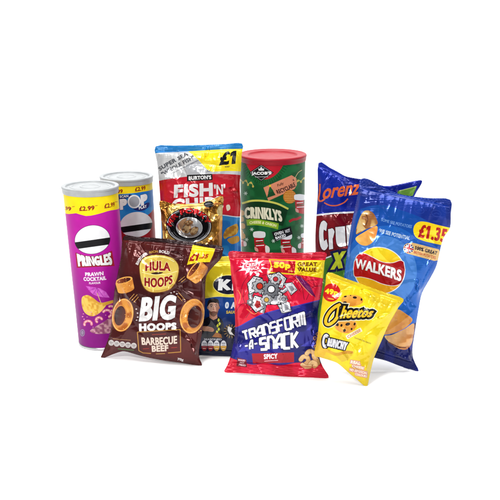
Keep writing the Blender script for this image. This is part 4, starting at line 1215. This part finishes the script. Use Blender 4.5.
A.text("100% GREAT", [(415, 246.2), (437.4, 251.6), (436.4, 255.2), (414.2, 249.8)], (36, 36, 60), bold=.06)
A.text("BRITISH POTATOES", [(413.8, 251), (435.8, 256.6), (435.2, 259.4), (413.2, 253.6)], (186, 76, 40), bold=.04)
packet("snack_packet", "large blue packet with a yellow £1.35 flash, tilted clockwise at the far right", smooth([(359.6, 180.6), (365, 178.2), (374, 181.6), (385, 187.8), (398, 193.6), (415, 196.8), (432, 198), (450.4, 199.6), (450.8, 214), (450, 228), (444, 237), (440.6, 248), (438.4, 258), (435.6, 268), (428.6, 281), (422, 293), (419, 307), (416.6, 321), (414.4, 335), (412.4, 349), (413.4, 359), (418.6, 371), (413, 370.4), (400, 366.4), (386, 361), (372, 357.4), (350, 351), (336, 346), (338.6, 325), (341, 300), (344.4, 275), (347.4, 250), (351.4, 225), (355.8, 203), (358.6, 190)], 3),
       A, (418.6, 371), -6, 8, .019, .012, [((359.6, 182), (450.4, 201), 4.4, "top_seal"), ((336, 344), (418.6, 370), 4, "bottom_seal")], 71, amp=1.25, creases=34, backcol=(40, 60, 150),
       dents=[((425, 275), 115, 16, 3, -2.2), ((418, 290), 70, 12, 2.4, 2.0), ((440, 240), 100, 12, 2.6, -1.6), ((404, 358), 30, 14, 2.4, 2.0), ((362, 188), 15, 11, 2, 2.4), ((376, 190), 25, 12, 2, -2.2), ((366, 195), 10, 9, 1.8, 1.8), ((410, 300), 50, 10, 2.4, -1.6)], facets=[(372, 187, 4, 1.6, 15), (385, 193, 5, 1.5, 20), (428, 262, 1.6, 6, 25), (417, 284, 1.4, 5, 20), (440, 203, 5, 1.2, 6), (410, 352, 1.4, 5, -20), (366, 203, 5, 1.4, 10)])

# ------------------------------------------------------------------ small yellow packet
A = Art((240, 216, 40)); A.base_metal = 0.15; A.base = mix((240, 218, 36), (228, 200, 40), .05, 2, .1)
A.poly([(318, 330), (330, 344), (322, 362), (312, 352)], (226, 186, 48))
A.ell(331.6, 292.8, 8.9, 9.2, (206, 34, 32), 10)
A.text("49p", [(325.2, 288.2), (338.6, 290.4), (337.8, 297.4), (324.6, 295)], (250, 226, 50), bold=.05); A.line([(328, 298.6), (334, 299.6)], .9, (240, 200, 60))
OG = lambda x, y, s: mix(lin((x, y - s), (240, 186, 96), (x + 3, y + s), (216, 140, 48)), (232, 170, 74), .4, 3, .2)
A.blob([(341.6, 301), (343, 297), (348, 295.4), (356, 295.4), (361.6, 298), (362.6, 302.6), (356, 306), (346, 306)], OG(352, 300, 6))
A.blob([(334, 322), (340, 318.4), (349, 318), (355.6, 321.4), (356, 327), (350, 332.6), (342, 332.6), (336, 328.6)], OG(346, 325, 8))
for x, y, a, b, r_ in ((345.4, 296.8, 1.5, .8, -10), (354.8, 297.8, 2.1, 1.2, 5), (361.4, 299.8, .9, 1.3, 0), (345, 302.6, 1.9, 1, 0), (350.6, 295.8, .7, .5, 0), (337.4, 324.6, 1.6, 1.7, -20), (341.6, 325.4, 1.1, 1.5, 20), (347.8, 324.2, 2.4, 1.5, -14), (354.6, 324, 1.0, 1.6, 20), (344.6, 330.4, 1.3, 1.7, 30), (351.6, 329, .9, 1.2, 10)):
    A.ell(x, y, a, b, (52, 34, 26), r_, 14)
BK, YW = (22, 20, 18), (244, 196, 40)
C_ = [(340.4, 304.6), (335.6, 307), (330.4, 311.4), (326.6, 317.6), (326, 323), (329, 324.6), (334, 321.6), (337.6, 317)]
q = [(337.4, 304.8), (374.6, 308.2), (370.6, 317.4), (335.4, 321)]
et = [(341.2, 305.8), (374.8, 308.6), (371.8, 317.2), (339.8, 318.8)]
for wC, wT, cc in ((7.2, 3.0, (238, 232, 200)), (5.9, 2.2, BK)):
    A.line(C_, wC, cc, sm=True); A.line([(338.6, 304.6), (336.4, 319)], wC * .86, cc); A.text("heetos", et, cc, bold=.05, shear=.2, outline=[(wT, cc)])
A.line(C_, 3.0, YW, sm=True); A.line([(338.9, 305), (336.6, 318.6)], 1.9, YW); A.text("heetos", et, YW, bold=.05, shear=.2)
# flavour words
GR = (220, 220, 226)
A.text("C", [(323.2, 333.4), (329.2, 334.2), (327.4, 348.2), (321.8, 347.4)], GR, bold=.08, outline=[(1.2, BK), (0, GR)])
A.text("RUNCHY", [(328.6, 337.4), (348.4, 342.4), (346, 350.4), (327, 345.8)], GR, bold=.08, outline=[(1.0, BK), (0, GR)])
A.poly([(345.6, 335.8), (360.4, 327.6), (362.4, 331), (347.6, 339.2)], (240, 234, 214)); A.text("CHEESE", [(346.8, 335.9), (359.8, 328.7), (361.2, 331.2), (348.2, 338.4)], (206, 150, 110), bold=.06)
A.text("FLAVOUR CORN SNACKS", [(354.8, 336.8), (371, 342.8), (370.6, 344.2), (354.4, 338.2)], (70, 60, 30), bold=.02)
A.line([(318, 352), (326, 350), (336, 354), (346, 352), (353, 352.6)], 3.2, lin((320, 350), (232, 190, 60), (350, 356), (206, 150, 40)), sm=True)
A.poly([(336, 356), (346, 354), (354, 353), (348, 360), (342, 362)], (226, 196, 60))
A.rbox("REAL", 355.6, 362.4, 10, 3.2, 10, (244, 232, 214), bold=.08, outline=[(.7, (214, 150, 130))]); A.rbox("CHEESE", 358, 366.8, 12, 2.6, 12, (244, 232, 214), bold=.06, outline=[(.6, (214, 150, 130))])
A.rbox("NO ARTIFICIAL", 358.6, 371.2, 18, 2.6, 12, (244, 232, 214), bold=.05, outline=[(.7, (214, 150, 130))]); A.rbox("COLOURS", 361, 375, 12, 2.4, 12, (244, 232, 214), bold=.05, outline=[(.6, (214, 150, 130))])
packet("snack_packet", "small yellow packet with red 49p circle, leaning in front of large blue packet", smooth([(328.2, 272.2), (345, 278), (365, 285), (385, 292.2), (403.4, 298.6), (398.6, 307), (393.4, 316), (388.4, 325), (381, 342), (374.4, 357), (370.6, 371), (367.4, 386), (364, 385.6), (357, 379.6), (350, 374), (340, 365), (334, 361.6), (321, 357.6), (314.4, 355), (316.6, 342), (319, 325), (321, 310), (323, 296), (325.4, 284)], 3),
       A, (366, 386), -3, 12, .015, .010, [((328.2, 272.2), (403.4, 298.6), 3.4, "top_seal")], 83, amp=1.15, creases=26, backcol=(200, 170, 40),
       dents=[((380, 318), 160, 10, 2.2, 2.0), ((372, 300), 30, 12, 2.4, -1.6), ((366, 345), 70, 14, 2.6, 1.6), ((355, 366), 40, 10, 2, -1.6)], facets=[(383, 316, 6, 1.8, -20), (366, 292, 5, 2, 30), (360, 350, 2, 5, 30)])
